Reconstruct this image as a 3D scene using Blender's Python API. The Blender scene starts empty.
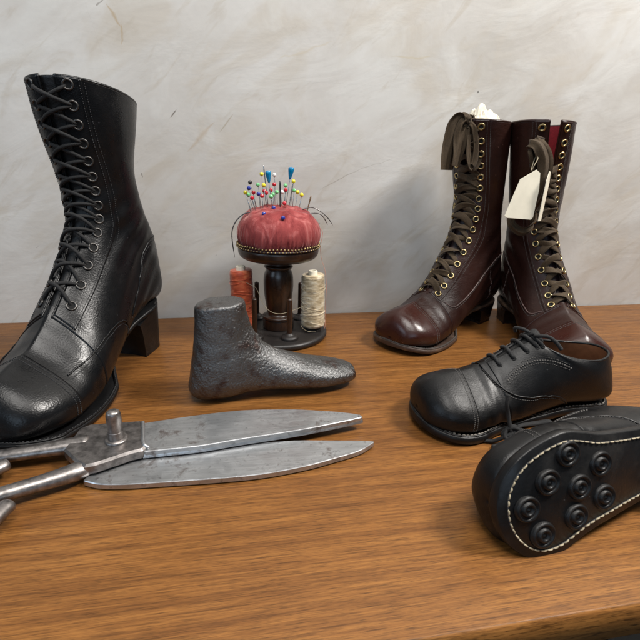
import bpy, math, random
import numpy as np
from mathutils import Vector, Matrix, Euler

random.seed(7)
rng = np.random.default_rng(7)
R = math.radians
scn = bpy.context.scene
col = scn.collection

# ------------------------------------------------------------------ camera
CAM_H = .22
yaw, pitch, roll = R(11.0), R(19.7), R(1.9)
fw = Vector((math.sin(yaw)*math.cos(pitch), math.cos(yaw)*math.cos(pitch), -math.sin(pitch)))
rt = Vector((math.cos(yaw), -math.sin(yaw), 0)); up = rt.cross(fw)
rr = rt*math.cos(roll) + up*math.sin(roll); uu = -rt*math.sin(roll) + up*math.cos(roll)
cd = bpy.data.cameras.new('camera'); cam = bpy.data.objects.new('camera', cd); col.objects.link(cam)
cam.matrix_world = Matrix(((rr.x, uu.x, -fw.x, 0), (rr.y, uu.y, -fw.y, 0), (rr.z, uu.z, -fw.z, CAM_H), (0, 0, 0, 1)))
cd.sensor_width = 36; cd.lens = 36*465/640; cd.clip_start = .01; cd.clip_end = 60
cd.dof.use_dof = True; cd.dof.focus_distance = .50; cd.dof.aperture_fstop = 32.0
scn.camera = cam

# ------------------------------------------------------------------ light
w = bpy.data.worlds.new('World'); scn.world = w; w.use_nodes = True
bg = w.node_tree.nodes['Background']; bg.inputs[0].default_value = (.80, .90, 1, 1); bg.inputs[1].default_value = .08
def area(name, loc, target, size, power, colr, sy=None):
    l = bpy.data.lights.new(name, 'AREA'); l.energy = power; l.color = colr; l.size = size
    if sy: l.shape = 'RECTANGLE'; l.size_y = sy
    o = bpy.data.objects.new(name, l); col.objects.link(o); o.location = loc
    d = Vector(target) - Vector(loc); o.rotation_euler = d.to_track_quat('-Z', 'Y').to_euler()
    return o
area('ceiling_lamp_light', (.95, .12, 1.25), (.12, .5, 0), .30, 25.0, (1, .955, .90))
area('ceiling_panel_light', (-.02, .0, 1.2), (.02, .42, 0), .6, 11.0, (1, .965, .92))
area('window_light', (-1.4, -.35, .8), (0, .5, .1), .6, 5.0, (.66, .82, 1), .8)
area('room_window_light', (-.35, -2.0, .75), (0, .5, .1), 1.3, 9.0, (.62, .80, 1), 1.1)
scn.cycles.max_bounces = 5; scn.cycles.diffuse_bounces = 3; scn.cycles.glossy_bounces = 3; scn.cycles.transmission_bounces = 2
scn.cycles.use_adaptive_sampling = True; scn.cycles.adaptive_threshold = .02; scn.cycles.caustics_reflective = False; scn.cycles.caustics_refractive = False
scn.view_settings.view_transform = 'Standard'; scn.view_settings.look = 'None'
scn.view_settings.exposure = 0; scn.view_settings.gamma = 1

# ------------------------------------------------------------------ helpers
def tag(o, label=None, cat=None, group=None, kind=None):
    if label: o['label'] = label
    if cat: o['category'] = cat
    if group: o['group'] = group
    if kind: o['kind'] = kind
    return o
def empty(name, loc=(0, 0, 0), rot=(0, 0, 0), label=None, cat=None, group=None):
    o = bpy.data.objects.new(name, None); col.objects.link(o); o.location = loc; o.rotation_euler = rot
    o.empty_display_size = .02
    return tag(o, label, cat, group)
class MB:
    def __init__(s): s.v = []; s.f = []; s.m = []; s.n = 0
    def add(s, V, F, mi=0):
        V = np.asarray(V, float).reshape(-1, 3); s.v.append(V); b = s.n
        s.f += [tuple(int(i)+b for i in f) for f in F]; s.m += [mi]*len(F); s.n += len(V)
        return s
    def grid(s, P, wrap=False, flip=False, mi=0):
        P = np.asarray(P); na, nb = P.shape[:2]; F = []
        for i in range(na-1):
            for j in range(nb if wrap else nb-1):
                k = (j+1) % nb
                q = (i*nb+j, i*nb+k, (i+1)*nb+k, (i+1)*nb+j)
                F.append(q[::-1] if flip else q)
        return s.add(P.reshape(-1, 3), F, mi)
    def build(s, name, mats, parent=None, smooth=True, label=None, auto=None):
        me = bpy.data.meshes.new(name); me.from_pydata(np.concatenate(s.v).tolist(), [], s.f)
        if not isinstance(mats, (list, tuple)): mats = [mats]
        for m in mats: me.materials.append(m)
        me.polygons.foreach_set('material_index', s.m)
        me.polygons.foreach_set('use_smooth', [smooth]*len(s.f)); me.update()
        o = bpy.data.objects.new(name, me); col.objects.link(o)
        if parent: o.parent = parent
        if label: o['label'] = label
        if auto:
            import bmesh
            bm = bmesh.new(); bm.from_mesh(me); bmesh.ops.remove_doubles(bm, verts=bm.verts, dist=1e-6)
            bmesh.ops.recalc_face_normals(bm, faces=bm.faces)
            for e in bm.edges:
                if len(e.link_faces) == 2 and e.calc_face_angle(0) > R(auto): e.smooth = False
            bm.to_mesh(me); bm.free()
        return o
def norm(a): return a/np.maximum(np.linalg.norm(a, axis=-1, keepdims=True), 1e-12)
def cr(pts, n):
    """smooth curve through points (Catmull-Rom), n samples"""
    P = np.asarray(pts, float); t = np.linspace(0, len(P)-1, n); return crt(P, t)
def crt(P, t):
    P = np.asarray(P, float); N = len(P); t = np.clip(t, 0, N-1-1e-9); i = t.astype(int); u = (t-i)
    if P.ndim > 1: u = u[..., None]
    g = lambda k: P[np.clip(k, 0, N-1)]
    p0 = np.where((i-1 < 0)[..., None] if P.ndim > 1 else i-1 < 0, 2*g(i)-g(i+1), g(i-1)); p1 = g(i); p2 = g(i+1)
    p3 = np.where((i+2 > N-1)[..., None] if P.ndim > 1 else i+2 > N-1, 2*p2-p1, g(i+2))
    return .5*((2*p1)+(-p0+p2)*u+(2*p0-5*p1+4*p2-p3)*u*u+(-p0+3*p1-3*p2+p3)*u**3)
def resample(P, n):
    P = np.asarray(P, float); d = np.r_[0, np.cumsum(np.linalg.norm(np.diff(P, axis=0), axis=1))]
    t = np.linspace(0, d[-1], n); return np.stack([np.interp(t, d, P[:, k]) for k in range(P.shape[1])], 1)
def tube(mb, P, r, seg=8, mi=0, closed=False, flat=1.0, up=None):
    P = np.asarray(P, float); n = len(P); r = np.broadcast_to(np.asarray(r, float), (n,))
    T = norm(np.gradient(P, axis=0)) if not closed else norm(np.roll(P, -1, 0)-np.roll(P, 1, 0))
    a = np.array([0, 0, 1.]) if abs(T[0][2]) < .9 else np.array([1., 0, 0])
    N = np.zeros_like(P); N[0] = norm(np.cross(T[0], a))
    for i in range(1, n): N[i] = norm(N[i-1]-T[i]*(N[i-1]@T[i]))
    if up is not None:
        U = np.broadcast_to(np.asarray(up, float), P.shape); N = norm(np.cross(U, T))
    B = norm(np.cross(T, N)); th = np.arange(seg)/seg*2*np.pi
    G = P[:, None]+r[:, None, None]*(np.cos(th)[None, :, None]*N[:, None]+flat*np.sin(th)[None, :, None]*B[:, None])
    if closed: G = np.concatenate([G, G[:1]]); mb.grid(G, True, False, mi); return
    c0 = np.broadcast_to(P[0]-T[0]*r[0]*.5, (seg, 3)); c1 = np.broadcast_to(P[-1]+T[-1]*r[-1]*.5, (seg, 3))
    m0 = P[0]+(G[0]-P[0])*.7-T[0]*r[0]*.35; m1 = P[-1]+(G[-1]-P[-1])*.7+T[-1]*r[-1]*.35
    mb.grid(np.concatenate([c0[None], m0[None], G, m1[None], c1[None]]), True, False, mi)
def ribbon(mb, P, W, width, thick=.0004, curl=0., nw=5, mi=0):
    """flat strip along P; W = side direction per point"""
    P = np.asarray(P, float); n = len(P); T = norm(np.gradient(P, axis=0)); W = np.broadcast_to(np.asarray(W, float), P.shape)
    W = norm(W-T*np.sum(W*T, 1, keepdims=True)); Nn = norm(np.cross(T, W)); width = np.broadcast_to(width, (n,))
    curl = np.broadcast_to(np.asarray(curl, float), (n,))
    s = np.linspace(-1, 1, nw)
    top = P[:, None]+W[:, None]*(s[None, :, None]*width[:, None, None]/2)+Nn[:, None]*((s**2)[None, :, None]*curl[:, None, None]+thick/2)
    bot = top-Nn[:, None]*thick
    G = np.concatenate([top, bot[:, ::-1]], 1); mb.grid(G, True, False, mi)
    for k in (0, -1):
        g = G[k]; m = len(g); F = [(i, i+1, m-2-i, m-1-i) for i in range(nw-1)]
        mb.add(g, F, mi)
def lathe(mb, prof, seg=64, c=(0, 0), mi=0, f=None):
    prof = np.asarray(prof, float); th = np.arange(seg)/seg*2*np.pi
    r = prof[:, 0][:, None]*np.ones(seg); z = prof[:, 1][:, None]*np.ones(seg)
    if f: r, z = f(r, z, th[None, :]*np.ones_like(r))
    mb.grid(np.stack([c[0]+r*np.cos(th), c[1]+r*np.sin(th), z], -1), True, False, mi)
def sphere(mb, c, r, seg=16, mi=0, sc=(1, 1, 1)):
    ph = np.linspace(0, np.pi, seg//2+1); th = np.arange(seg)/seg*2*np.pi
    G = np.stack([np.sin(ph)[:, None]*np.cos(th)*sc[0], np.sin(ph)[:, None]*np.sin(th)*sc[1], np.cos(ph)[:, None]*np.ones(seg)*sc[2]], -1)*r+np.asarray(c)
    mb.grid(G, True, True, mi)
def torus(mb, c, n, Rr, r, seg=20, sg=8, mi=0):
    n = norm(np.asarray(n, float)); a = np.array([0, 0, 1.]) if abs(n[2]) < .9 else np.array([1., 0, 0])
    u = norm(np.cross(n, a)); v = np.cross(n, u); th = np.arange(seg)/seg*2*np.pi
    P = np.asarray(c)+Rr*(np.cos(th)[:, None]*u+np.sin(th)[:, None]*v)
    T = P-np.asarray(c); T = norm(T); ph = np.arange(sg)/sg*2*np.pi
    G = P[:, None]+r*(np.cos(ph)[None, :, None]*T[:, None]+np.sin(ph)[None, :, None]*n)
    mb.grid(np.concatenate([G, G[:1]]), True, True, mi)
def prism(mb, outline, z0, z1, bev=.001, mi=0, zf=None):
    """closed outline (n,2) -> solid with small bevels; zf(x,y) optionally offsets z"""
    O = np.asarray(outline, float); ctr = O.mean(0)
    T = norm(np.roll(O, -1, 0)-np.roll(O, 1, 0)); N = np.stack([T[:, 1], -T[:, 0]], 1)
    A = .5*np.sum(O[:, 0]*np.roll(O[:, 1], -1)-np.roll(O[:, 0], -1)*O[:, 1])
    if A < 0: N = -N
    L = [(O-N*bev, z0), (O, z0+bev), (O, z1-bev), (O-N*bev, z1)]
    G = np.stack([np.c_[o, np.full(len(o), z)] for o, z in L])
    if zf is not None: G[..., 2] += zf(G[..., 0], G[..., 1])
    mb.grid(G, True, A < 0, mi)
    b0 = list(range(len(O))); 
    mb.add(G[0], [tuple(b0[::-1] if A > 0 else b0)], mi); mb.add(G[-1], [tuple(b0 if A > 0 else b0[::-1])], mi)
def snoise(P, s, seed=0, oct=3):
    """cheap smooth noise from sums of sines"""
    g = np.random.default_rng(seed); P = np.asarray(P); out = 0; a = 1.; tot = 0
    for o in range(oct):
        for k in range(4):
            d = g.normal(size=3); d /= np.linalg.norm(d); out = out+a*np.sin((P@d)*s*(1.9**o)*(.7+.6*g.random())+g.random()*6.28)
            tot += a
        a *= .55
    return out/tot*1.8

# ------------------------------------------------------------------ materials
def nm(name):
    m = bpy.data.materials.new(name); m.use_nodes = True; nt = m.node_tree; nt.nodes.clear()
    o = nt.nodes.new('ShaderNodeOutputMaterial'); b = nt.nodes.new('ShaderNodeBsdfPrincipled'); nt.links.new(b.outputs[0], o.inputs[0])
    return m, nt, b
def N(nt, t, **k):
    n = nt.nodes.new(t)
    for a, v in k.items():
        if a.startswith('i_'): n.inputs[int(a[2:]) if a[2:].isdigit() else a[2:].replace('_', ' ')].default_value = v
        else: setattr(n, a, v)
    return n
def coords(nt, scale=(1, 1, 1), rot=(0, 0, 0), src='Object'):
    t = N(nt, 'ShaderNodeTexCoord'); mp = N(nt, 'ShaderNodeMapping'); mp.inputs['Scale'].default_value = scale; mp.inputs['Rotation'].default_value = rot
    nt.links.new(t.outputs[src], mp.inputs[0]); return mp.outputs[0]
def noise(nt, v, scale, detail=4, rough=.55, dist=0):
    n = N(nt, 'ShaderNodeTexNoise'); n.inputs['Scale'].default_value = scale; n.inputs['Detail'].default_value = detail
    n.inputs['Roughness'].default_value = rough; n.inputs['Distortion'].default_value = dist; nt.links.new(v, n.inputs['Vector']); return n.outputs['Fac']
def ramp(nt, f, stops):
    r = N(nt, 'ShaderNodeValToRGB'); e = r.color_ramp.elements
    while len(e) < len(stops): e.new(.5)
    for x, (p, c) in zip(e, stops): x.position = p; x.color = (*c, 1) if len(c) == 3 else c
    nt.links.new(f, r.inputs[0]); return r.outputs[0]
def g3(v): return (v, v, v)
def mix(nt, f, a, b, typ='MIX'):
    m = N(nt, 'ShaderNodeMix', data_type='RGBA', blend_type=typ)
    for s, i in ((f, 0), (a, 6), (b, 7)):
        if isinstance(s, (int, float)): m.inputs[i].default_value = s
        elif isinstance(s, tuple): m.inputs[i].default_value = (*s, 1) if len(s) == 3 else s
        else: nt.links.new(s, m.inputs[i])
    return m.outputs[2]
def bump(nt, b, h, strength=.3, dist=.001, prev=None):
    n = N(nt, 'ShaderNodeBump'); n.inputs['Strength'].default_value = strength; n.inputs['Distance'].default_value = dist
    nt.links.new(h, n.inputs['Height'])
    if prev: nt.links.new(prev, n.inputs['Normal'])
    if b: nt.links.new(n.outputs[0], b.inputs['Normal'])
    return n.outputs[0]
def math_(nt, op, a, b=None, c=None):
    m = N(nt, 'ShaderNodeMath', operation=op)
    for i, s in enumerate((a, b, c)):
        if s is None: continue
        if isinstance(s, (int, float)): m.inputs[i].default_value = s
        else: nt.links.new(s, m.inputs[i])
    return m.outputs[0]

def leather(name, base, worn, rough=(.28, .5), grain=900, gstr=.18, wrinkle=.35, wornamt=(.58, .78), scratch=True, coat=.0, spec=.5):
    m, nt, b = nm(name); v = coords(nt)
    n1 = noise(nt, v, 28, 6, .62, .3); n2 = noise(nt, v, 120, 5, .6)
    c = mix(nt, ramp(nt, n1, [(wornamt[0], g3(0)), (wornamt[1], g3(1))]), base, worn)
    c = mix(nt, ramp(nt, n2, [(.45, g3(0)), (.75, g3(.5))]), c, tuple(x*.6 for x in base))
    if scratch:
        vs = coords(nt, (1, 1, .22), (.4, .3, .2)); ns = noise(nt, vs, 420, 3, .7, .5)
        c = mix(nt, ramp(nt, ns, [(.70, g3(0)), (.76, g3(.45))]), c, tuple(min(1, x*2.2+.012) for x in worn))
        vd = N(nt, 'ShaderNodeTexVoronoi'); vd.inputs['Scale'].default_value = 95; nt.links.new(v, vd.inputs[0])
        c = mix(nt, ramp(nt, vd.outputs['Distance'], [(.045, g3(.5)), (.075, g3(0))]), c, tuple(min(1, x*3+.02) for x in worn))
    nt.links.new(c, b.inputs['Base Color'])
    rg = ramp(nt, noise(nt, v, 45, 5, .65), [(.3, g3(rough[0])), (.72, g3(rough[1]))]); nt.links.new(rg, b.inputs['Roughness'])
    b.inputs['Coat Weight'].default_value = coat; b.inputs['Coat Roughness'].default_value = .25; b.inputs['Specular IOR Level'].default_value = spec
    vo = N(nt, 'ShaderNodeTexVoronoi', feature='SMOOTH_F1'); vo.inputs['Scale'].default_value = grain; nt.links.new(v, vo.inputs[0])
    p = bump(nt, None, vo.outputs['Distance'], gstr, .0004)
    p = bump(nt, None, noise(nt, v, 150, 5, .65, .8), wrinkle*.6, .0009, p)
    p = bump(nt, b, noise(nt, coords(nt, (1, 1, 2.4)), 42, 4, .55, 1.2), wrinkle, .0022, p)
    return m
def simple(name, c, rough=.5, metal=0., nscale=200, var=.25, bstr=.1, bdist=.0005, spec=.5, sheen=0, stretch=(1, 1, 1)):
    m, nt, b = nm(name); v = coords(nt, stretch)
    n = noise(nt, v, nscale, 4, .6)
    nt.links.new(mix(nt, ramp(nt, n, [(.3, g3(0)), (.7, g3(1))]), tuple(x*(1-var) for x in c), tuple(min(1, x*(1+var)) for x in c)), b.inputs['Base Color'])
    b.inputs['Roughness'].default_value = rough; b.inputs['Metallic'].default_value = metal; b.inputs['Specular IOR Level'].default_value = spec
    if sheen: b.inputs['Sheen Weight'].default_value = sheen; b.inputs['Sheen Roughness'].default_value = .4
    if bstr: bump(nt, b, n, bstr, bdist)
    return m
M = {}
M['black'] = leather('black_leather', (.0045, .0048, .0056), (.010, .0105, .012), (.22, .42), gstr=.26, wrinkle=.05, spec=.38)
M['blackox'] = leather('black_scuffed_leather', (.005, .005, .0055), (.013, .013, .0135), (.30, .50), gstr=.2, wrinkle=.07, spec=.32)
M['blacktongue'] = leather('black_tongue_leather', (.006, .006, .0065), (.01, .01, .011), (.45, .6))
M['brown'] = leather('oxblood_leather', (.024, .0085, .0062), (.046, .021, .0155), (.27, .47), gstr=.22, wrinkle=.22, spec=.4)
M['browncap'] = leather('oxblood_cap_leather', (.034, .0092, .0062), (.056, .021, .0145), (.22, .38), gstr=.12, wrinkle=.10)
M['browndark'] = leather('dark_heel_leather', (.009, .0045, .005), (.02, .010, .010), (.22, .4), wrinkle=.25)
M['tongue'] = leather('tongue_leather', (.022, .007, .008), (.03, .012, .012), (.45, .65))
M['lining'] = simple('dark_lining', (.03, .022, .018), .85, nscale=300)
M['redlining'] = simple('red_cloth_lining', (.22, .012, .02), .85, nscale=500, bstr=.3)
M['soleblack'] = leather('black_sole_leather', (.0065, .0065, .007), (.020, .019, .018), (.30, .52), grain=500, gstr=.16, wrinkle=.22, wornamt=(.50, .72), spec=.32)
M['solebrown'] = leather('worn_sole_edge', (.050, .028, .019), (.17, .11, .070), (.4, .62), wornamt=(.46, .66), wrinkle=.3)
M['welt'] = leather('dusty_welt', (.040, .030, .024), (.13, .105, .085), (.5, .7), wornamt=(.45, .65))
M['threadpale'] = simple('cream_thread', (.40, .34, .23), .75, nscale=260, var=.45, bstr=.4)
M['threadgrey'] = simple('grey_seam_thread', (.085, .078, .072), .7, nscale=700)
M['threadweld'] = simple('dusty_welt_thread', (.24, .22, .19), .75, nscale=200, var=.5)
M['threadblack'] = simple('dark_seam_thread', (.03, .03, .032), .65, nscale=700)
M['seambrown'] = simple('pale_seam_edge', (.085, .055, .05), .55, nscale=160, var=.6)
M['brass'] = simple('aged_brass', (.46, .36, .18), .33, 1., nscale=500, var=.35)
M['oldbrass'] = simple('dull_bead_brass', (.30, .225, .11), .42, .9, nscale=900, var=.6)
M['blackmetal'] = simple('dark_eyelet_metal', (.10, .095, .09), .38, .9, nscale=500)
M['hole'] = simple('eyelet_hole', (.003, .003, .003), .9, bstr=0)
M['lacebrown'] = simple('brown_tape_lace', (.050, .030, .012), .82, nscale=1100, var=.5, bstr=.5, sheen=.08)
M['laceblack'] = simple('black_cord_lace', (.008, .008, .0085), .8, nscale=1400, var=.5, bstr=.6, sheen=.04)
M['card'] = simple('cream_card', (.80, .745, .60), .8, nscale=60, var=.06, bstr=.08)
M['paper'] = simple('crumpled_paper', (.72, .66, .54), .85, nscale=120, var=.15)

def wood_mat(name, cols, rough, stretch, scale=1., gloss_var=.08, bstr=.12, coat=0., wave=.07, spec=.5):
    m, nt, b = nm(name); b.inputs['Specular IOR Level'].default_value = spec
    v = coords(nt, stretch)
    big = noise(nt, v, 2.2*scale, 3, .5, .6)
    wv = N(nt, 'ShaderNodeTexWave', wave_type='BANDS', bands_direction='Y'); wv.inputs['Scale'].default_value = 2.6*scale
    wv.inputs['Distortion'].default_value = 7.5; wv.inputs['Detail'].default_value = 3.5; wv.inputs['Detail Scale'].default_value = .7; nt.links.new(v, wv.inputs[0])
    fine = noise(nt, coords(nt, (stretch[0]*.5, stretch[1]*1.6, stretch[2])), 26*scale, 5, .7, .3)
    pore = noise(nt, coords(nt, (stretch[0]*1.0, stretch[1]*5, stretch[2])), 52*scale, 3, .8)
    mid = noise(nt, coords(nt, (stretch[0]*.35, stretch[1]*.8, stretch[2])), 9*scale, 4, .6, .4)
    fine2 = noise(nt, coords(nt, (stretch[0]*.8, stretch[1]*3.2, stretch[2])), 30*scale, 5, .75, .3)
    a = math_(nt, 'MULTIPLY', big, .20); a = math_(nt, 'MULTIPLY_ADD', wv.outputs['Fac'], wave, a); a = math_(nt, 'MULTIPLY_ADD', fine, .30, a); a = math_(nt, 'MULTIPLY_ADD', fine2, .34, a); a = math_(nt, 'MULTIPLY_ADD', mid, .16-wave, a)
    c = ramp(nt, a, cols)
    pore2 = noise(nt, coords(nt, (stretch[0]*.7, stretch[1]*2.6, stretch[2])), 45*scale, 4, .75, .2)
    c = mix(nt, ramp(nt, pore, [(.50, g3(0)), (.66, g3(.85))]), c, tuple(x*.45 for x in cols[0][1]))
    c = mix(nt, ramp(nt, pore2, [(.52, g3(0)), (.63, g3(.7))]), c, tuple(x*.8 for x in cols[0][1]))
    nt.links.new(c, b.inputs['Base Color'])
    nt.links.new(ramp(nt, noise(nt, coords(nt), 18, 4), [(.3, g3(rough-gloss_var)), (.7, g3(rough+gloss_var))]), b.inputs['Roughness'])
    b.inputs['Coat Weight'].default_value = coat; b.inputs['Coat Roughness'].default_value = .3
    bump(nt, b, pore, bstr, .0004)
    return m
M['table'] = wood_mat('walnut_veneer', [(.36, (.088, .034, .009)), (.45, (.185, .073, .0185)), (.53, (.27, .112, .028)), (.64, (.37, .163, .042))], .42, (1.1, 9, 9), 1.0, bstr=.10, wave=.04, spec=.30)
M['turned'] = wood_mat('dark_turned_wood', [(.25, (.010, .005, .003)), (.5, (.028, .011, .005)), (.62, (.065, .026, .010)), (.8, (.11, .045, .017))], .33, (14, 14, 3), 2.2, coat=.3, bstr=.15)
M['turnedbase'] = wood_mat('dark_base_wood', [(.25, (.010, .009, .009)), (.5, (.018, .015, .014)), (.7, (.032, .025, .022)), (.8, (.05, .035, .026))], .42, (6, 6, 6), 2., bstr=.1)

def plaster():
    m, nt, b = nm('troweled_plaster'); v = coords(nt)
    dist = N(nt, 'ShaderNodeTexNoise'); dist.inputs['Scale'].default_value = 2.6; dist.inputs['Detail'].default_value = 3; nt.links.new(v, dist.inputs['Vector'])
    vm = N(nt, 'ShaderNodeVectorMath', operation='MULTIPLY_ADD'); nt.links.new(dist.outputs['Color'], vm.inputs[0]); vm.inputs[1].default_value = (.45, .45, .45); nt.links.new(v, vm.inputs[2])
    def mp(src, sc, rot):
        k0 = N(nt, 'ShaderNodeMapping'); k0.inputs['Rotation'].default_value = rot; nt.links.new(src, k0.inputs[0])
        k = N(nt, 'ShaderNodeMapping'); k.inputs['Scale'].default_value = sc; nt.links.new(k0.outputs[0], k.inputs[0]); return k.outputs[0]
    cloud = noise(nt, v, 3.4, 6, .62, .25)
    a = mp(v, (2.6, 1, 5.5), (0, R(40), 0)); st1 = noise(nt, a, 3.4, 4.5, .56, .5)
    c_ = mp(v, (2.0, 1, 4.2), (0, R(20), 0)); st2 = noise(nt, c_, 4.2, 4.5, .57, .7)
    st3 = noise(nt, mp(v, (2.2, 1, 8), (0, R(46), 0)), 4.6, 5, .60, .8)
    crk = N(nt, 'ShaderNodeTexVoronoi', feature='DISTANCE_TO_EDGE'); crk.inputs['Scale'].default_value = 9
    nv = N(nt, 'ShaderNodeTexNoise'); nv.inputs['Scale'].default_value = 14; nv.inputs['Detail'].default_value = 5; nt.links.new(v, nv.inputs['Vector'])
    vm2 = N(nt, 'ShaderNodeVectorMath', operation='MULTIPLY_ADD'); nt.links.new(nv.outputs['Color'], vm2.inputs[0]); vm2.inputs[1].default_value = (.09, .09, .09); nt.links.new(v, vm2.inputs[2]); nt.links.new(vm2.outputs[0], crk.inputs[0])
    base = ramp(nt, cloud, [(.34, (.445, .422, .385)), (.5, (.52, .502, .472)), (.66, (.575, .564, .542))])
    c = mix(nt, ramp(nt, st1, [(.50, g3(0)), (.62, g3(.65))]), base, (.475, .435, .375))
    c = mix(nt, ramp(nt, st2, [(.50, g3(0)), (.64, g3(.42))]), c, (.61, .612, .592))
    c = mix(nt, ramp(nt, st3, [(.585, g3(0)), (.68, g3(.45))]), c, (.42, .375, .31))
    ck = math_(nt, 'MULTIPLY', ramp(nt, crk.outputs['Distance'], [(.0, g3(.30)), (.008, g3(0))]), ramp(nt, noise(nt, v, 11, 3), [(.60, g3(0)), (.68, g3(1))]))
    c = mix(nt, ck, c, (.40, .36, .31))
    # dark specks and hairline scratches
    vs = noise(nt, mp(v, (1, 1, 2.5), (0, R(35), 0)), 46, 2, .5)
    c = mix(nt, ramp(nt, vs, [(.775, g3(0)), (.80, g3(.55))]), c, (.16, .14, .12))
    sep = N(nt, 'ShaderNodeSeparateXYZ'); nt.links.new(v, sep.inputs[0])
    wob = math_(nt, 'MULTIPLY', math_(nt, 'SUBTRACT', noise(nt, v, 38, 3), .5), 1.)
    def seg(x0, z0, x1, z1, wd, amt, c, wb=.006, colr=(.30, .27, .235), taper=1.):
        L = math.hypot(x1-x0, z1-z0); dx, dz = (x1-x0)/L, (z1-z0)/L
        px = math_(nt, 'SUBTRACT', sep.outputs[0], x0); pz = math_(nt, 'SUBTRACT', sep.outputs[2], z0)
        al = math_(nt, 'ADD', math_(nt, 'MULTIPLY', px, dx), math_(nt, 'MULTIPLY', pz, dz))
        ac = math_(nt, 'ADD', math_(nt, 'MULTIPLY', px, -dz), math_(nt, 'MULTIPLY', pz, dx))
        d1 = math_(nt, 'ABSOLUTE', math_(nt, 'MULTIPLY_ADD', wob, wb, ac))
        u = math_(nt, 'DIVIDE', al, L); env = math_(nt, 'MAXIMUM', math_(nt, 'MULTIPLY', math_(nt, 'MULTIPLY', u, math_(nt, 'SUBTRACT', 1., u)), 4.), 0.)
        wid = math_(nt, 'MULTIPLY_ADD', env, wd, .00002)
        m = math_(nt, 'MINIMUM', math_(nt, 'MAXIMUM', math_(nt, 'SUBTRACT', 1., math_(nt, 'DIVIDE', d1, wid)), 0.), 1.)
        return mix(nt, math_(nt, 'MULTIPLY', m, amt), c, colr)
    c = seg(.1159, .1739, .1700, .2022, .0009, .8, c); c = seg(.160, .1985, .2185, .2173, .0006, .5, c)
    c = seg(-.0520, .2165, -.0165, .2525, .0036, .75, c, .008, (.44, .37, .29)); c = seg(-.0690, .2550, -.0612, .2645, .0012, 1., c, .002, (.12, .10, .08))
    c = seg(-.0115, .2400, .0062, .2630, .0013, .7, c, .006, (.33, .28, .20)); c = seg(-.1288, .3687, -.1143, .3460, .0022, .8, c, .010, (.40, .31, .20)); c = seg(-.1143, .3500, -.1174, .3288, .0018, .7, c, .010, (.40, .31, .20))
    c = seg(.3255, .3032, .3275, .3032, .0022, 1., c, 0, (.04, .035, .03)); c = seg(-.1085, .1905, -.1072, .1850, .0008, 1., c, 0, (.10, .09, .08))
    c = seg(.200, .337, .262, .3385, .0020, .6, c, .012, (.47, .41, .30)); c = seg(.060, .325, .128, .349, .0022, .5, c, .014, (.50, .44, .34)); c = seg(-.150, .160, -.121, .196, .0018, .5, c, .010, (.45, .38, .28))
    nt.links.new(c, b.inputs['Base Color']); b.inputs['Roughness'].default_value = .62; b.inputs['Specular IOR Level'].default_value = .35
    p = bump(nt, None, noise(nt, v, 26, 5, .6), .10, .0025)
    p = bump(nt, None, st1, .16, .005, p); p = bump(nt, b, st2, .22, .005, p)
    return m
M['wall'] = plaster()

def iron():
    m, nt, b = nm('cast_iron'); v = coords(nt)
    n = noise(nt, v, 60, 5, .6); r = ramp(nt, n, [(.54, g3(0)), (.66, g3(.85))])
    c = mix(nt, r, (.150, .150, .150), (.070, .040, .033)); nt.links.new(c, b.inputs['Base Color'])
    b.inputs['Metallic'].default_value = .85
    nt.links.new(ramp(nt, noise(nt, v, 90, 4), [(.3, g3(.24)), (.7, g3(.42))]), b.inputs['Roughness'])
    vo = N(nt, 'ShaderNodeTexVoronoi', feature='SMOOTH_F1'); vo.inputs['Scale'].default_value = 520; nt.links.new(v, vo.inputs[0])
    p = bump(nt, None, vo.outputs['Distance'], .5, .0009); p = bump(nt, b, noise(nt, v, 460, 4, .75, .5), .65, .0010, p)
    return m
M['iron'] = iron()
def steel():
    m, nt, b = nm('worn_shear_steel'); v = coords(nt)
    br = noise(nt, coords(nt, (3, 40, 3), (0, 0, R(4))), 12, 4, .7)
    c = ramp(nt, br, [(.3, (.40, .41, .42)), (.7, (.56, .57, .58))])
    sp = noise(nt, v, 55, 6, .7, .4); c = mix(nt, ramp(nt, sp, [(.56, g3(0)), (.66, g3(.75))]), c, (.13, .095, .08))
    c = mix(nt, ramp(nt, noise(nt, v, 260, 4, .7), [(.60, g3(0)), (.72, g3(.6))]), c, (.10, .09, .085))
    nt.links.new(c, b.inputs['Base Color']); b.inputs['Metallic'].default_value = .9
    nt.links.new(ramp(nt, sp, [(.4, g3(.30)), (.65, g3(.5))]), b.inputs['Roughness'])
    bump(nt, b, br, .15, .0003, bump(nt, None, noise(nt, v, 240, 4, .7), .22, .0006))
    return m
M['steel'] = steel()
M['darksteel'] = simple('grey_patina_steel', (.27, .25, .24), .36, .9, nscale=180, var=.5, bstr=.25)
def velvet():
    m, nt, b = nm('rose_velvet'); v = coords(nt)
    n = noise(nt, coords(nt, (1, 1, .45)), 75, 5, .65, .8)
    c = ramp(nt, n, [(.32, (.17, .028, .030)), (.52, (.30, .062, .060)), (.70, (.47, .155, .145))])
    nt.links.new(c, b.inputs['Base Color']); b.inputs['Roughness'].default_value = .9; b.inputs['Specular IOR Level'].default_value = .1
    b.inputs['Sheen Weight'].default_value = .65; b.inputs['Sheen Roughness'].default_value = .32; b.inputs['Sheen Tint'].default_value = (1, .60, .56, 1)
    bump(nt, b, noise(nt, v, 900, 3, .7), .5, .0006, bump(nt, None, n, .5, .0016))
    return m
M['velvet'] = velvet()
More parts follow.
